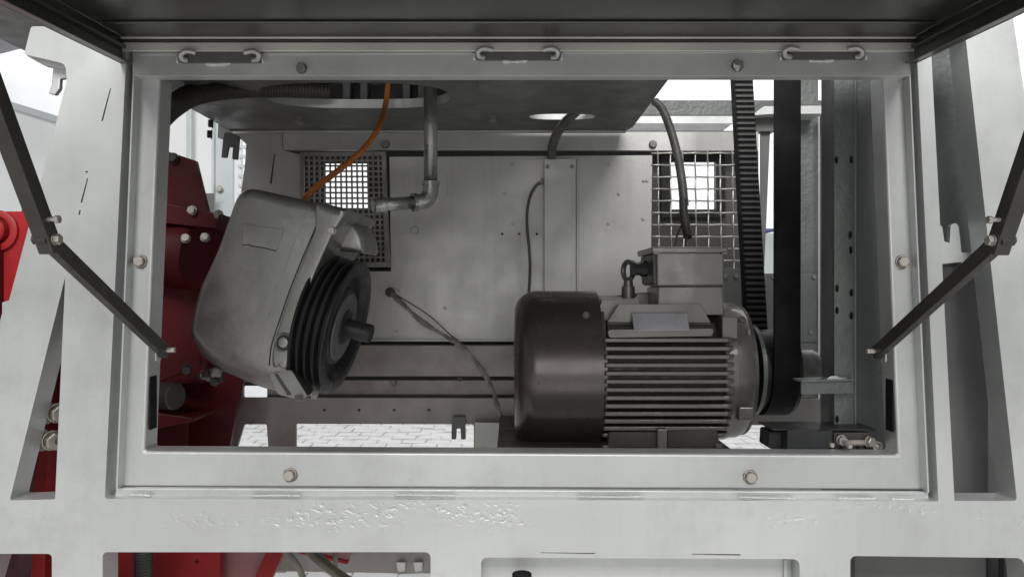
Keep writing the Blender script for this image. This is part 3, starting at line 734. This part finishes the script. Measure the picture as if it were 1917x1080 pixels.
# terminal box
tb = poly('terminal_box', [(1229, 473), (1356, 473), (1357, 534), (1230, 535)], 1.765, .185, 'motor', mo, bev=.004, seg=3)
poly('box_neck', [(1232, 537), (1353, 537), (1357, 590), (1231, 590)], 1.772, .15, 'motor', mo, bev=.003)
lidb = poly('box_lid', [(1220, 462), (1364, 462), (1363, 473), (1221, 474)], 1.755, .205, 'motor', mo, bev=.003)
poly('box_side', [(1222, 476), (1229, 476), (1230, 533), (1224, 531)], 1.775, .165, 'motordark', mo, bev=.002)
for x in (1229, 1357):
    pbox('lid_lug', x - 5, 472, x + 5, 476, 1.753, .012, 'motor', tb, .001)
    bolt(W(x, 461.5, 1.768), .010, lidb, 'boltdull', (0, 0, 1), 'lid_screw')
gl0 = W(1216, 503, 1.84); gl0.x = xz(1222, 1.765)
lathe('cable_gland', [(0, 0), (0, .019), (.016, .019), (.016, .016), (.030, .016), (.030, .020), (.038, .020), (.038, 0)], gl0, (-1, 0, 0), 'black', mo, 8)
# eye bolt
ec = W(1176, 507, 1.88); R_ = .022
pts = [ec + Vector((math.cos(a) * R_ * .42, -math.cos(a) * R_ * .9, math.sin(a) * R_)) for a in [2 * math.pi * i / 28 for i in range(29)]]
tube('lifting_eye', pts, .0065, 'motor', mo, 12)
lathe('eye_neck', [(0, .011), (.012, .012), (.013, .016), (.05, .017), (.05, 0)], ec - Vector((0, 0, .024)), (0, 0, -1), 'motor', mo, 20)
pbox('eye_pad', 1190, 548, 1222, 575, 1.90, .05, 'motor', mo, .003)

# ================================================================== MOTOR PULLEY AND BELT
YP = 1.895; RP = .108
pu = thing('motor_pulley', 'black belt pulley on the motor shaft', 'pulley', Vector((.6, YP, ZM - RP)))
lathe('inner_flange', [(0, 0), (0, RP), (.006, RP), (.008, RP - .006), (.008, 0)], (.582, YP, ZM), (1, 0, 0), 'black', pu, 64)
lathe('flange_rim', [(-.0005, RP - .004), (-.0005, RP + .001), (.0085, RP + .001), (.0085, RP - .004)], (.582, YP, ZM), (1, 0, 0), 'column', pu, 64)
lathe('groove_drum', [(0, .098), (.075, .098)], (.590, YP, ZM), (1, 0, 0), 'black', pu, 48)
lathe('outer_flange', [(0, 0), (0, RP - .002), (.010, RP - .002), (.012, RP - .01), (.012, 0)], (.664, YP, ZM), (1, 0, 0), 'black', pu, 64)
lathe('hub', [(0, 0), (0, .046), (.052, .046), (.062, .041), (.064, 0)], (.677, YP - .01, ZM + .003), (1, 0, 0), 'boltdull', pu, 36)
lathe('shaft', [(0, .02), (.05, .02)], (.55, YP, ZM), (1, 0, 0), 'stay', pu, 20)
for a in (.4, 2.5, 4.6):
    bolt(Vector((.741, YP - .01 + .026 * math.cos(a), ZM + .026 * math.sin(a))), .018, pu, 'black', (1, 0, 0))
be = thing('drive_belt', 'wide black cogged drive belt looping up from the motor pulley', 'belt', Vector((.635, YP, ZM - .112)))
RB = .101; TH = .009; BX0, BX1 = .604, .664
near_top = Vector((0, YP - RB - .006, CZ + .66)); far_top = Vector((0, 2.150, CZ + .66))
path = [near_top, Vector((0, YP - RB - .003, ZM + .02))]
for k in range(1, 24):
    a = math.pi - k / 24 * math.pi * -1
    path.append(Vector((0, YP + RB * math.cos(a), ZM + RB * math.sin(a))))
path += [Vector((0, YP + RB + .004, ZM + .03)), far_top]
bm = bmesh.new(); rows = []
for i, p in enumerate(path):
    t_ = (path[min(i + 1, len(path) - 1)] - path[max(i - 1, 0)]).normalized()
    n_ = Vector((0, -t_.z, t_.y))       # points to the left of travel
    inn = p; ou = p - n_ * TH if (p - n_ * TH - Vector((0, YP, p.z if p.z > ZM else ZM))).length > (p - Vector((0, YP, p.z if p.z > ZM else ZM))).length else p + n_ * TH
    rows.append([bm.verts.new((x, q.y, q.z)) for q in (inn, ou) for x in (BX0, BX1)])
for a, b in zip(rows, rows[1:]):
    for k0, k1 in ((0, 1), (1, 3), (3, 2), (2, 0)):
        bm.faces.new([a[k0], a[k1], b[k1], b[k0]])
bm.faces.new([rows[0][k] for k in (0, 1, 3, 2)]); bm.faces.new([rows[-1][k] for k in (2, 3, 1, 0)])
finish(bm, 'belt_band', 'rubber', be)
A = path[-2]; B = path[-1]; L_ = (B - A).length; d = (B - A).normalized(); nn = Vector((0, -d.z, d.y))
if nn.y > 0: nn = -nn
bm = bmesh.new()
w2 = (BX1 - BX0) / 2 - .004
v = []
for (hz, dp) in ((-.0046, 0), (.0046, 0), (.003, .006), (-.003, .006)):
    for sx in (-1, 1): v.append(bm.verts.new((sx * (w2 if dp == 0 else w2 - .002) + .003, -dp, hz)))
for f in ((0, 1, 3, 2), (2, 3, 5, 4), (4, 5, 7, 6), (6, 7, 1, 0), (0, 2, 4, 6), (1, 7, 5, 3)): bm.faces.new([v[i] for i in f])
bmesh.ops.recalc_face_normals(bm, faces=bm.faces)
tm = bpy.data.meshes.new('tooth'); bm.to_mesh(tm); bm.free(); tm.materials.append(M['tooth'])
rot = Vector((0, 0, 1)).rotation_difference(d)
k = .0
s = .01
while s < L_:
    p = A + d * s + nn * .0002; p.x = (BX0 + BX1) / 2
    o = bpy.data.objects.new('tooth', tm); COL.objects.link(o); o.parent = be; o.location = p - WL[be.name]
    o.rotation_mode = 'QUATERNION'; o.rotation_quaternion = rot
    s += .0158

# ================================================================== COMPRESSOR
ax = Vector((.965, -.085, -.235)).normalized(); uu = (Vector((0, 0, 1)) - ax * ax.z).normalized(); ww = ax.cross(uu).normalized()
if ww.y > 0: ww = -ww
CP = W(651, 614, 1.80)
cm = thing('compressor', 'tilted silver cast compressor housing with black four groove pulley', 'compressor', CP + Vector((-.2, 0, -.2)))
CAM = Vector((0, 0, CZ))
def CL(px, py, w):
    dirn = (W(px, py, 1.0) - CAM); o_ = CP + ww * w
    return CAM + dirn * ((o_ - CAM).dot(ww) / dirn.dot(ww))
def cpoly(name, pts, w, depth, m, r=0, bev=.002, seg=2, smooth=False, parent=None):
    bm = solid([rnd(pts, r, 6)], lambda p: CL(p[0], p[1], w), -ww * depth)
    o = finish(bm, name, m, parent or cm, bev, seg)
    if smooth:
        o.data.shade_smooth(); o.data.set_sharp_from_angle(angle=math.radians(30))
        o.modifiers['bevel'].harden_normals = True
    return o
def pillow(name, pts, w, depth, rf, m, step=.006, nl=8, back=.02):
    path = [CL(p[0], p[1], w) for p in rnd(pts, 0, 8)]
    path = resample(path + [path[0]], step)
    if (path[-1] - path[0]).length < step * .6: path.pop()
    n = len(path)
    for _ in range(1): path = [(path[k - 1] + path[k] * 2 + path[(k + 1) % n]) / 4 for k in range(n)]
    area2 = sum((path[k] - path[0]).cross(path[(k + 1) % n] - path[0]).dot(ww) for k in range(n))
    sg = 1 if area2 > 0 else -1
    nor = []
    for k in range(n):
        t_ = (path[(k + 2) % n] - path[k - 2]).normalized(); nor.append(t_.cross(ww) * sg)
    rad = [rf(p, q) for p, q in zip(path, nor)]
    for _ in range(12): rad = [(rad[k - 1] + rad[k] * 2 + rad[(k + 1) % n]) / 4 for k in range(n)]
    bm = bmesh.new(); rings = []
    levels = [('b', 1)] + [('f', i_ / nl) for i_ in range(nl + 1)]
    for kind, a in levels:
        if kind == 'b': rings.append([bm.verts.new(p - ww * depth) for p in path]); continue
        an = a * math.pi / 2
        rings.append([bm.verts.new(p - q * r_ * (1 - math.cos(an)) - ww * r_ * (1 - math.sin(an))) for p, q, r_ in zip(path, nor, rad)])
    for A_, B_ in zip(rings, rings[1:]):
        for k in range(n): bm.faces.new([A_[k], A_[(k + 1) % n], B_[(k + 1) % n], B_[k]])
    for R2 in (rings[0], rings[-1]):
        for tt in tessellate_polygon([[v.co for v in R2]]):
            try: bm.faces.new([R2[q] for q in tt])
            except ValueError: pass
    o = finish(bm, name, m, cm)
    o.data.shade_smooth(); o.data.set_sharp_from_angle(angle=math.radians(40))
    return o
def body_r(p, q):
    up = q.dot(uu); al = q.dot(ax)
    if al > .6: return .006
    r_ = .020
    if up > .3: r_ = .020 + .006 * up
    if up < -.3: r_ = .020 + .045 * -up
    return r_
pillow('housing', [(446, 346, 30), (652, 392, 8), (624, 430, 10), (588, 510, 6), (560, 590, 6), (540, 665, 6), (534, 700, 6), (556, 746, 12), (480, 735, 20), (378, 692, 34), (346, 640, 34), (362, 555, 30), (402, 470, 20)],
       .115, .25, body_r, 'casting')
pillow('end_cover', [(588, 376, 6), (652, 391, 8), (625, 430, 10), (589, 510, 6), (561, 590, 6), (541, 665, 6), (536, 698, 6), (505, 694, 6), (512, 640, 6), (546, 538, 6), (590, 428, 6)],
       .1195, .10, lambda p, q: .022 if q.dot(uu) > .5 else (.03 if q.dot(uu) < -.5 else .0045), 'casting')
pillow('bearing_cover', [(590, 398, 6), (656, 410, 16), (678, 436, 18), (684, 476, 8), (640, 468, 6), (606, 474, 6), (590, 500, 6)], .02, .12, lambda p, q: .014, 'casting')
def seamline(name, pts, w, r, m):
    path = resample(spline([CL(x, y, w) for x, y in pts], 8), .004)
    return tube(name, path, r, m, cm, 8)
seamline('seam_line', [(581, 388), (573, 410), (553, 449), (521, 541), (489, 644), (483, 676)], .1148, .0009, 'casting')
seamline('seam_line', [(597, 405), (589, 430), (567, 482), (545, 537), (526, 592), (509, 644), (504, 684)], .1150, .0016, 'black')
# torn name sticker painted over
cpoly('sticker', [(456, 419), (480, 422), (484, 425), (531, 429), (526, 446), (517, 469), (497, 464), (470, 459), (466, 457), (454, 458)], .1172, .0021, 'casting', 0, .0005)
seamline('sticker_shadow', [(454, 459), (466, 458), (472, 460.5), (497, 465), (517, 470)], .1158, .0010, 'black')  # black line painted as the shadow under the torn lower edge
# sight glass
sg = CL(532, 641, .1205)
lathe('sight_glass', [(-.01, 0), (-.01, .0215), (.004, .0215), (.006, .019), (.004, .0165), (.002, .0160), (.002, .0125), (.007, .0105), (.008, .006), (.008, 0)], sg, ww, 'casting', cm, 28)
lathe('sight_ring', [(0, .0128), (.0030, .0130), (.0030, .0163), (0, .0165)], sg + ww * .0005, ww, 'black', cm, 28)
bolt(CL(622, 432, .12), .015, cm, 'bolt', ww); bolt(CL(640, 416, .08), .018, cm, 'boltdull', ax)
# lower foot and flap
cpoly('foot', [(505, 700, 5), (545, 692, 5), (576, 742, 6), (560, 748, 4), (520, 738, 6)], .118, .05, 'casting', 0, .006, 3)
cpoly('foot_flap', [(513, 700), (518, 699), (545, 739), (538, 740)], .121, .004, 'motordark', 0, .001)
bolt(CL(560, 742, .118), .016, cm, 'boltdull', (0, -.5, -1)); bolt(CL(585, 738, .10), .018, cm, 'bolt', ax)
bolt(CL(405, 693, .08), .022, cm, 'boltdull', (0, -.4, -1)); bolt(CL(388, 698, .08), .020, cm, 'stay', (0, -.4, -1))
# pulley, parts turned on the axis
RPU = .157
prof = [(-.078, 0), (-.078, RPU - .004)]
nr = 4; wd_ = .0175
s0 = -.077
for k in range(nr):
    prof += [(s0, RPU - .002), (s0 + .004, RPU), (s0 + .0055, RPU - .001), (s0 + .009, RPU - .019), (s0 + .013, RPU - .019)]
    s0 += wd_
prof += [(-.007, RPU - .003), (-.004, RPU), (-.001, RPU - .001), (0, RPU - .004), (0, .128), (-.003, .125), (-.018, .120), (-.020, .114), (-.020, .094), (-.012, .088), (-.010, .084), (-.010, .045), (-.004, .042), (-.002, .038), (-.002, 0)]
pl = lathe('pulley', prof, CP, ax, 'black', cm, 80)
lathe('shaft', [(-.01, .022), (.055, .022), (.058, .020), (.058, 0)], CP, ax, 'black', cm, 28)
lathe('hub_plate', [(-.0098, .080), (-.0070, .078), (-.0070, .043)], CP, ax, 'grey', pl, 48)
lathe('seal_boss', [(-.14, .02), (-.14, .085), (-.080, .085), (-.080, .02)], CP, ax, 'black', cm, 40)

# ================================================================== PIPES AND HOSES
dp = thing('drain_pipe', 'galvanised pipe dropping from the ceiling and elbowing left', 'pipe', W(806, 345, 1.99))
YPi = 1.99
tube('vertical_pipe', [W(806, 110, YPi), W(806, 345, YPi)], .0175, 'pipe', dp, 24)
pts = [W(806, 342, YPi), W(806, 352, YPi), W(804, 365, YPi), W(797, 375, YPi - .004), W(786, 378, YPi - .008), W(776, 379, YPi - .01)]
tube('elbow', spline(pts, 6), .0205, 'pipe', dp, 24)
lathe('elbow_collar', [(0, .018), (0, .0235), (.009, .0235), (.009, .018)], W(806, 340, YPi), (0, 0, -1), 'pipe', dp, 28)
pe = W(700, 385, YPi - .06); ps = W(779, 379, YPi - .01); pd = (pe - ps)
lathe('elbow_collar', [(0, .018), (0, .0240), (.010, .0240), (.010, .018)], ps, pd, 'pipe', dp, 28)
tube('side_pipe', [ps, pe], .0165, 'pipe', dp, 24)
lathe('end_cap', [(-.028, .017), (-.028, .0205), (-.024, .0205), (-.022, .0195), (0, .0195), (.004, .016), (.004, 0)], pe, pd, 'pipe', dp, 28)
oh_ = thing('orange_hose', 'thin orange rubber hose hanging onto the compressor', 'hose', W(560, 388, 1.75))
op = spline([W(727, 150, 2.02), W(722, 195, 2.0), (W(711, 235, 1.96)), W(680, 280, 1.92), W(630, 322, 1.87), W(590, 352, 1.80), W(563, 383, 1.76)], 10)
tube('hose', op, .0072, 'orange', oh_, 14)
d_ = (op[-1] - op[-3]).normalized()
tube('hose_end', [op[-1] - d_ * .002, op[-1] + d_ * .008], .0076, 'clear', oh_, 14)
t = thing('black_conduit', 'thick dark corrugated conduit arching in at upper left', 'conduit', W(325, 205, 1.62))
corrugated('conduit', [W(300, 225, 1.60), W(326, 202, 1.66), W(365, 181, 1.74), W(430, 170, 1.85), W(520, 168, 1.95), W(612, 171, 2.02)], .0195, 'conduit', t, .0085, .0016)
t = thing('rear_conduit', 'second dark conduit arching behind the first at upper left', 'conduit', W(325, 190, 1.78))
corrugated('conduit', [W(312, 205, 1.75), W(350, 176, 1.82), W(420, 163, 1.92), W(520, 160, 2.02), W(600, 164, 2.08)], .018, 'conduit', t, .0085, .0015)
t = thing('cover_conduit', 'grey corrugated conduit entering the top of the duct cover', 'conduit', W(1033, 297, 2.33))
corrugated('conduit', [W(1100, 186, 2.14), W(1080, 209, 2.145), W(1060, 227, 2.17), W(1043, 250, 2.23), W(1034, 274, 2.31), W(1033, 290, 2.345)], .0125, 'conduit2', t, .007, .0014)
lathe('conduit_gland', [(0, .012), (0, .013), (.012, .013), (.012, .015), (.022, .015), (.022, 0)], W(1033, 284, 2.362), (0, 0, -1), 'pipe', t, 16)
t = thing('box_conduit', 'grey split corrugated conduit hanging down to the terminal box', 'conduit', W(1285, 450, 1.9))
corrugated('conduit', [W(1226, 190, 2.14), W(1240, 205, 2.12), W(1256, 245, 2.08), W(1268, 290, 2.04), W(1276, 335, 2.00), W(1281, 384, 1.97)], .0105, 'conduit2', t, .007, .0013)
corrugated('conduit_piece', [W(1279, 376, 1.96), W(1280, 400, 1.94), W(1283, 420, 1.92), W(1288, 444, 1.90)], .0098, 'conduit', t, .007, .0013)
tube('lead_wire', spline([W(1277, 420, 1.93), W(1268, 440, 1.91), W(1262, 464, 1.86)], 8), .0024, 'conduit', t, 8)
tube('lead_wire', spline([W(1286, 440, 1.90), W(1284, 452, 1.88), W(1283, 464, 1.86)], 8), .003, 'conduit', t, 8)
t = thing('wall_cable', 'thin grey cable looping down beside the duct cover', 'cable', W(990, 560, YB - .03))
tube('cable', spline([W(1016, 341, YB - .02), W(1004, 347, YB - .022), W(993, 366, YB - .022), W(987, 395, YB - .02), W(987, 430, YB - .02), W(991, 470, YB - .02), W(992, 510, YB - .02), W(989, 560, YB - .02)], 10), .0042, 'conduit2', t, 10)
tube('cable_clip', [W(1012, 339, YB - .026), W(1018, 341, YB - .026)], .009, 'boltdull', t, 10)
t = thing('taped_cable', 'frayed beige taped cable trailing from the wall to the motor', 'cable', W(955, 810, 2.1))
pts = resample(spline([W(733, 549, YB - .02), W(755, 570, 2.34), W(790, 602, 2.32), W(838, 632, 2.30), W(872, 655, 2.28), W(905, 697, 2.25), W(922, 728, 2.22), W(932, 762, 2.20), (W(941, 786, 2.18)), W(953, 808, 2.16)], 10), .006)
n_ = len(pts); rr = []
for i in range(n_):
    base = .0062 + .0028 * math.sin(i * .31) * random.random() + random.uniform(-.001, .0015)
    if i > n_ * .88: base = .003
    rr.append(max(.0025, base))
tube('cable', pts, lambda i, s: rr[i], 'tape', t, 9)
tube('loose_lead', spline([W(742, 552, YB - .025), W(800, 588, 2.335), W(845, 628, 2.315), W(868, 645, 2.29)], 8), .0018, 'conduit2', t, 6)
tube('loose_lead', spline([W(935, 770, 2.19), W(950, 795, 2.17), W(952, 815, 2.12), W(945, 832, 2.05)], 8), .002, 'conduit2', t, 6)
lathe('cable_gland', [(0, 0), (0, .016), (.018, .014), (.02, 0)], W(731, 547, YB - .012), (0, -1, 0), 'stay', t, 9)
tube('shackle', spline([W(947, 830, 1.95), W(955, 826, 1.94), W(966, 830, 1.94), W(969, 838, 1.94)], 6), .005, 'stay', t, 8)

# ================================================================== RED MACHINERY
rm = thing('red_gearbox', 'dark red painted gearbox and plates left of the compressor', 'gearbox', W(350, 860, 2.15))
poly('upper_plate', [(250, 270), (318, 285), (366, 301), (392, 408), (250, 392)], 2.20, .02, 'redshade', rm)
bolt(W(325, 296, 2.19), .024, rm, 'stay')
poly('cover_plate', [(250, 375), (318, 382), (408, 400), (407, 428), (250, 412)], 2.04, .10, 'redshade', rm, bev=.004)
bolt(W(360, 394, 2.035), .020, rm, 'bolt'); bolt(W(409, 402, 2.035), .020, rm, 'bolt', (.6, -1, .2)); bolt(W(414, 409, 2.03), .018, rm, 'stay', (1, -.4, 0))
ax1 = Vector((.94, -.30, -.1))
lathe('bearing_drum', [(-.30, 0), (-.30, .093), (-.02, .093), (-.012, .088), (0, .086), (0, 0)], W(378, 480, 2.10), ax1, 'redshade', rm, 48)
lathe('bearing_drum', [(-.25, 0), (-.25, .075), (-.005, .075), (0, .070), (0, 0)], W(432, 462, 2.22), ax1, 'redshade', rm, 48)
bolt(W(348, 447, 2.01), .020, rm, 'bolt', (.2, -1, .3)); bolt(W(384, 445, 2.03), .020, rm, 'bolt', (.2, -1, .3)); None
poly('gear_case', [(330, 470), (385, 560), (388, 660), (380, 720), (-60, 735), (-60, 470)], 2.16, .12, 'redshade', rm, bev=.008)
poly('case_rib', [(240, 712), (372, 668), (374, 684), (240, 738)], 2.06, .03, 'redshade', rm, bev=.003)
poly('base_plate', [(-80, 640), (400, 668), (455, 700), (428, 845), (424, 900), (-80, 900)], 2.22, .02, 'redshade', rm)
poly('gusset', [(240, 765), (362, 782), (360, 790), (240, 812)], 2.02, .16, 'redshade', rm, bev=.003)
poly('gusset_web', [(240, 800), (352, 790), (345, 900), (240, 900)], 2.12, .012, 'redshade', rm)
lathe('round_boss', [(-.10, 0), (-.10, .036), (0, .036), (.004, .032), (.004, 0)], W(328, 742, 2.02), (.9, -.35, 0), 'stay', rm, 24)
for x, y in ((385, 700), (395, 704), (350, 690), (402, 712)): bolt(W(x, y, 2.02), .022, rm, 'boltdull' if x % 2 else 'stay', (.2, -1, -.3))
tube('fitting_pipe', spline([W(372, 705, 2.03), W(392, 694, 2.01), W(410, 698, 2.0), W(415, 715, 2.0)], 6), .009, 'stay', rm, 10)
bm = solid([[Vector((1.56, .55)), Vector((2.36, .55)), Vector((2.36, 1.92)), Vector((2.06, 1.90)), Vector((2.04, 1.62)), Vector((1.56, 1.62))]],
           lambda p: Vector((-1.16, p[0], p[1])), Vector((.012, 0, 0)))
finish(bm, 'side_light_block', 'redshade', rm, .002)  # unseen wall added to block light coming in from the left
ra = thing('lifting_linkage', 'bright red lever with a round pin boss at the left edge', 'lever', W(0, 800, 1.75))
poly('arm_plate', [(-160, 395), (40, 396, 8), (58, 398, 8), (58, 440), (40, 520), (-60, 1010), (-260, 1010)], 1.75, .07, 'red', ra, bev=.006, seg=3)
lathe('boss_ring', [(0, .030), (0, .046), (.008, .046), (.010, .043), (.010, .032), (.004, .030)], W(-2, 432, 1.75), (0, -1, 0), 'red', ra, 40)
lathe('pin', [(0, 0), (0, .026), (.022, .026), (.026, .022), (.026, 0)], W(-2, 432, 1.752), (0, -1, 0), 'red', ra, 32)
lathe('tube_end', [(0, 0), (0, .022), (.05, .022), (.05, 0)], W(50, 400, 1.80), (1, 0, -.3), 'red', ra, 24)
# red uprights seen in the lower openings
rp = thing('red_upright', 'red steel upright behind the lower left cut-outs', 'post', W(80, 1300, 1.62))
poly('post', [(75, 838), (90, 838), (76, 1300), (56, 1300), (60, 928)], 1.60, .10, 'red', rp)
poly('post_web', [(88, 838), (150, 838), (150, 1300), (76, 1300)], 1.66, .02, 'red', rp)
rs_ = thing('red_lower_plate', 'red plate with a hole behind the lower beam', 'plate', W(300, 1300, 1.75))
poly('plate', [(205, 1000), (412, 1000), (412, 1300), (205, 1300)], 1.75, .02, 'red', rs_, [circ(368, 1050, 3.5)])
poly('slanted_bar', [(468, 1100), (500, 1030), (532, 1030), (500, 1100)], 1.78, .03, 'red', rs_)
poly('flat_bar', [(412, 1018), (500, 1030), (470, 1110), (412, 1110)], 1.80, .01, 'pink', rs_)
t = thing('ribbed_hose', 'dark ribbed hose standing before the red lower plate', 'hose', W(268, 1230, 1.68))
corrugated('hose', [W(268, 1000, 1.68), W(269, 1060, 1.68), W(270, 1230, 1.68)], .0185, 'conduit2', t, .006, .0013)
t = thing('lower_cables', 'two olive cables curving down behind the lower beam', 'cable', W(600, 1080, 1.7))
tube('cable', spline([W(515, 1015, 1.72), W(545, 1042, 1.70), W(565, 1075, 1.69), W(575, 1130, 1.69)], 8), .007, 'tape', t, 10)
tube('cable', spline([W(560, 1010, 1.75), W(590, 1045, 1.72), W(640, 1085, 1.70), W(680, 1120, 1.7)], 8), .008, 'olive', t, 10)
tube('cable', spline([W(575, 1010, 1.76), W(612, 1052, 1.73), W(650, 1080, 1.72), W(700, 1110, 1.72)], 8), .006, 'olive', t, 10)
tube('cable', [W(629, 1015, 1.80), W(627, 1066, 1.79)], .006, 'olive', t, 10)
t = thing('pink_guard', 'faded pink guard plate behind the olive cables', 'plate', W(620, 1050, 1.86))
poly('guard', [(585, 1010), (668, 1010), (660, 1036), (650, 1050), (585, 1034)], 1.86, .01, 'pink', t)
poly('guard_edge', [(560, 1030), (585, 1034), (652, 1050), (650, 1056), (560, 1036)], 1.855, .02, 'red', t)
t = thing('lower_crossbar', 'grey crossbar with two pale lugs behind the lower beam', 'crossbar', W(650, 1072, 1.95))
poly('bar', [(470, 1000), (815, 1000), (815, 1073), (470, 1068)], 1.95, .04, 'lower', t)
for x in (742, 774): poly('lug', [(x, 1052), (x + 17, 1052), (x + 16, 1068, 3), (x + 3, 1070, 4)], 1.935, .008, 'frame', t, bev=.002)
lathe('black_knob', [(0, 0), (0, .018), (.018, .018), (.024, .013), (.03, .012), (.03, 0)], W(977, 1073, 1.43), (0, 0, -1), 'rubber', fr, 20)
# dark box behind lower right opening
t = thing('lower_cabinet', 'dark grey cabinet behind the lower right opening', 'cabinet', W(1730, 1300, 1.58))
poly('cabinet_door', [(1600, 1000), (1845, 1000), (1850, 1300), (1600, 1300)], 1.56, .02, 'grey', t)
poly('cabinet_side', [(1578, 1000), (1599, 1000), (1599, 1300), (1578, 1300)], 1.53, .02, 'stay', t)
poly('cabinet_back', [(1570, 990), (1960, 990), (1990, 1300), (1570, 1300)], 1.70, .02, 'black', t)
poly('cabinet_post', [(1880, 1000), (1960, 1000), (1980, 1300), (1880, 1300)], 1.60, .02, 'grey', t)

# ================================================================== LATCH BLOCK ON THE SILL
lb = thing('latch_block', 'dark latch block with loose bolts on the hatch sill', 'latch', W(1560, 846, 1.60))
poly('block', [(1474, 806), (1560, 806), (1560, 848), (1474, 848)], 1.545, .09, 'black', lb, bev=.003)
poly('wedge', [(1440, 808), (1473, 806), (1473, 848), (1462, 846), (1438, 838)], 1.58, .06, 'black', lb, bev=.003)
poly('latch_plate', [(1561, 810), (1632, 810), (1632, 846), (1561, 846)], 1.55, .02, 'stay', lb, bev=.002)
pbox('top_strip', 1446, 803, 1640, 806, 1.56, .09, 'black', lb)
tube('cross_bar', [W(1583, 828, 1.545), W(1622, 828, 1.545)], .006, 'tape', lb, 6)
b0 = W(1575, 823, 1.545); b1 = W(1590, 834, 1.51)
tube('loose_bolt', [b0, b1], .0045, 'bolt', lb, 10); bolt(b0, .017, lb, 'bolt', b1 - b0); bolt(b1, .009, lb, 'bolt', b1 - b0, 'bolt_end')
bolt(W(1626, 826, 1.545), .018, lb, 'bolt', (.4, -1, 0)); bolt(W(1557, 833, 1.543), .008, lb, 'bolt')
lathe('bolt_ring', [(0, .006), (0, .010), (.006, .010), (.006, .006)], W(1640, 834, 1.545), (.2, -1, 0), 'bolt', lb, 20)
bolt(W(1640, 834, 1.545), .009, lb, 'bolt', (.2, -1, 0))
for x in (1574, 1590, 1606, 1620): pbox('slot', x - 2.5, 835, x + 2.5, 840, 1.5485, .001, 'rubber', lb, 0)
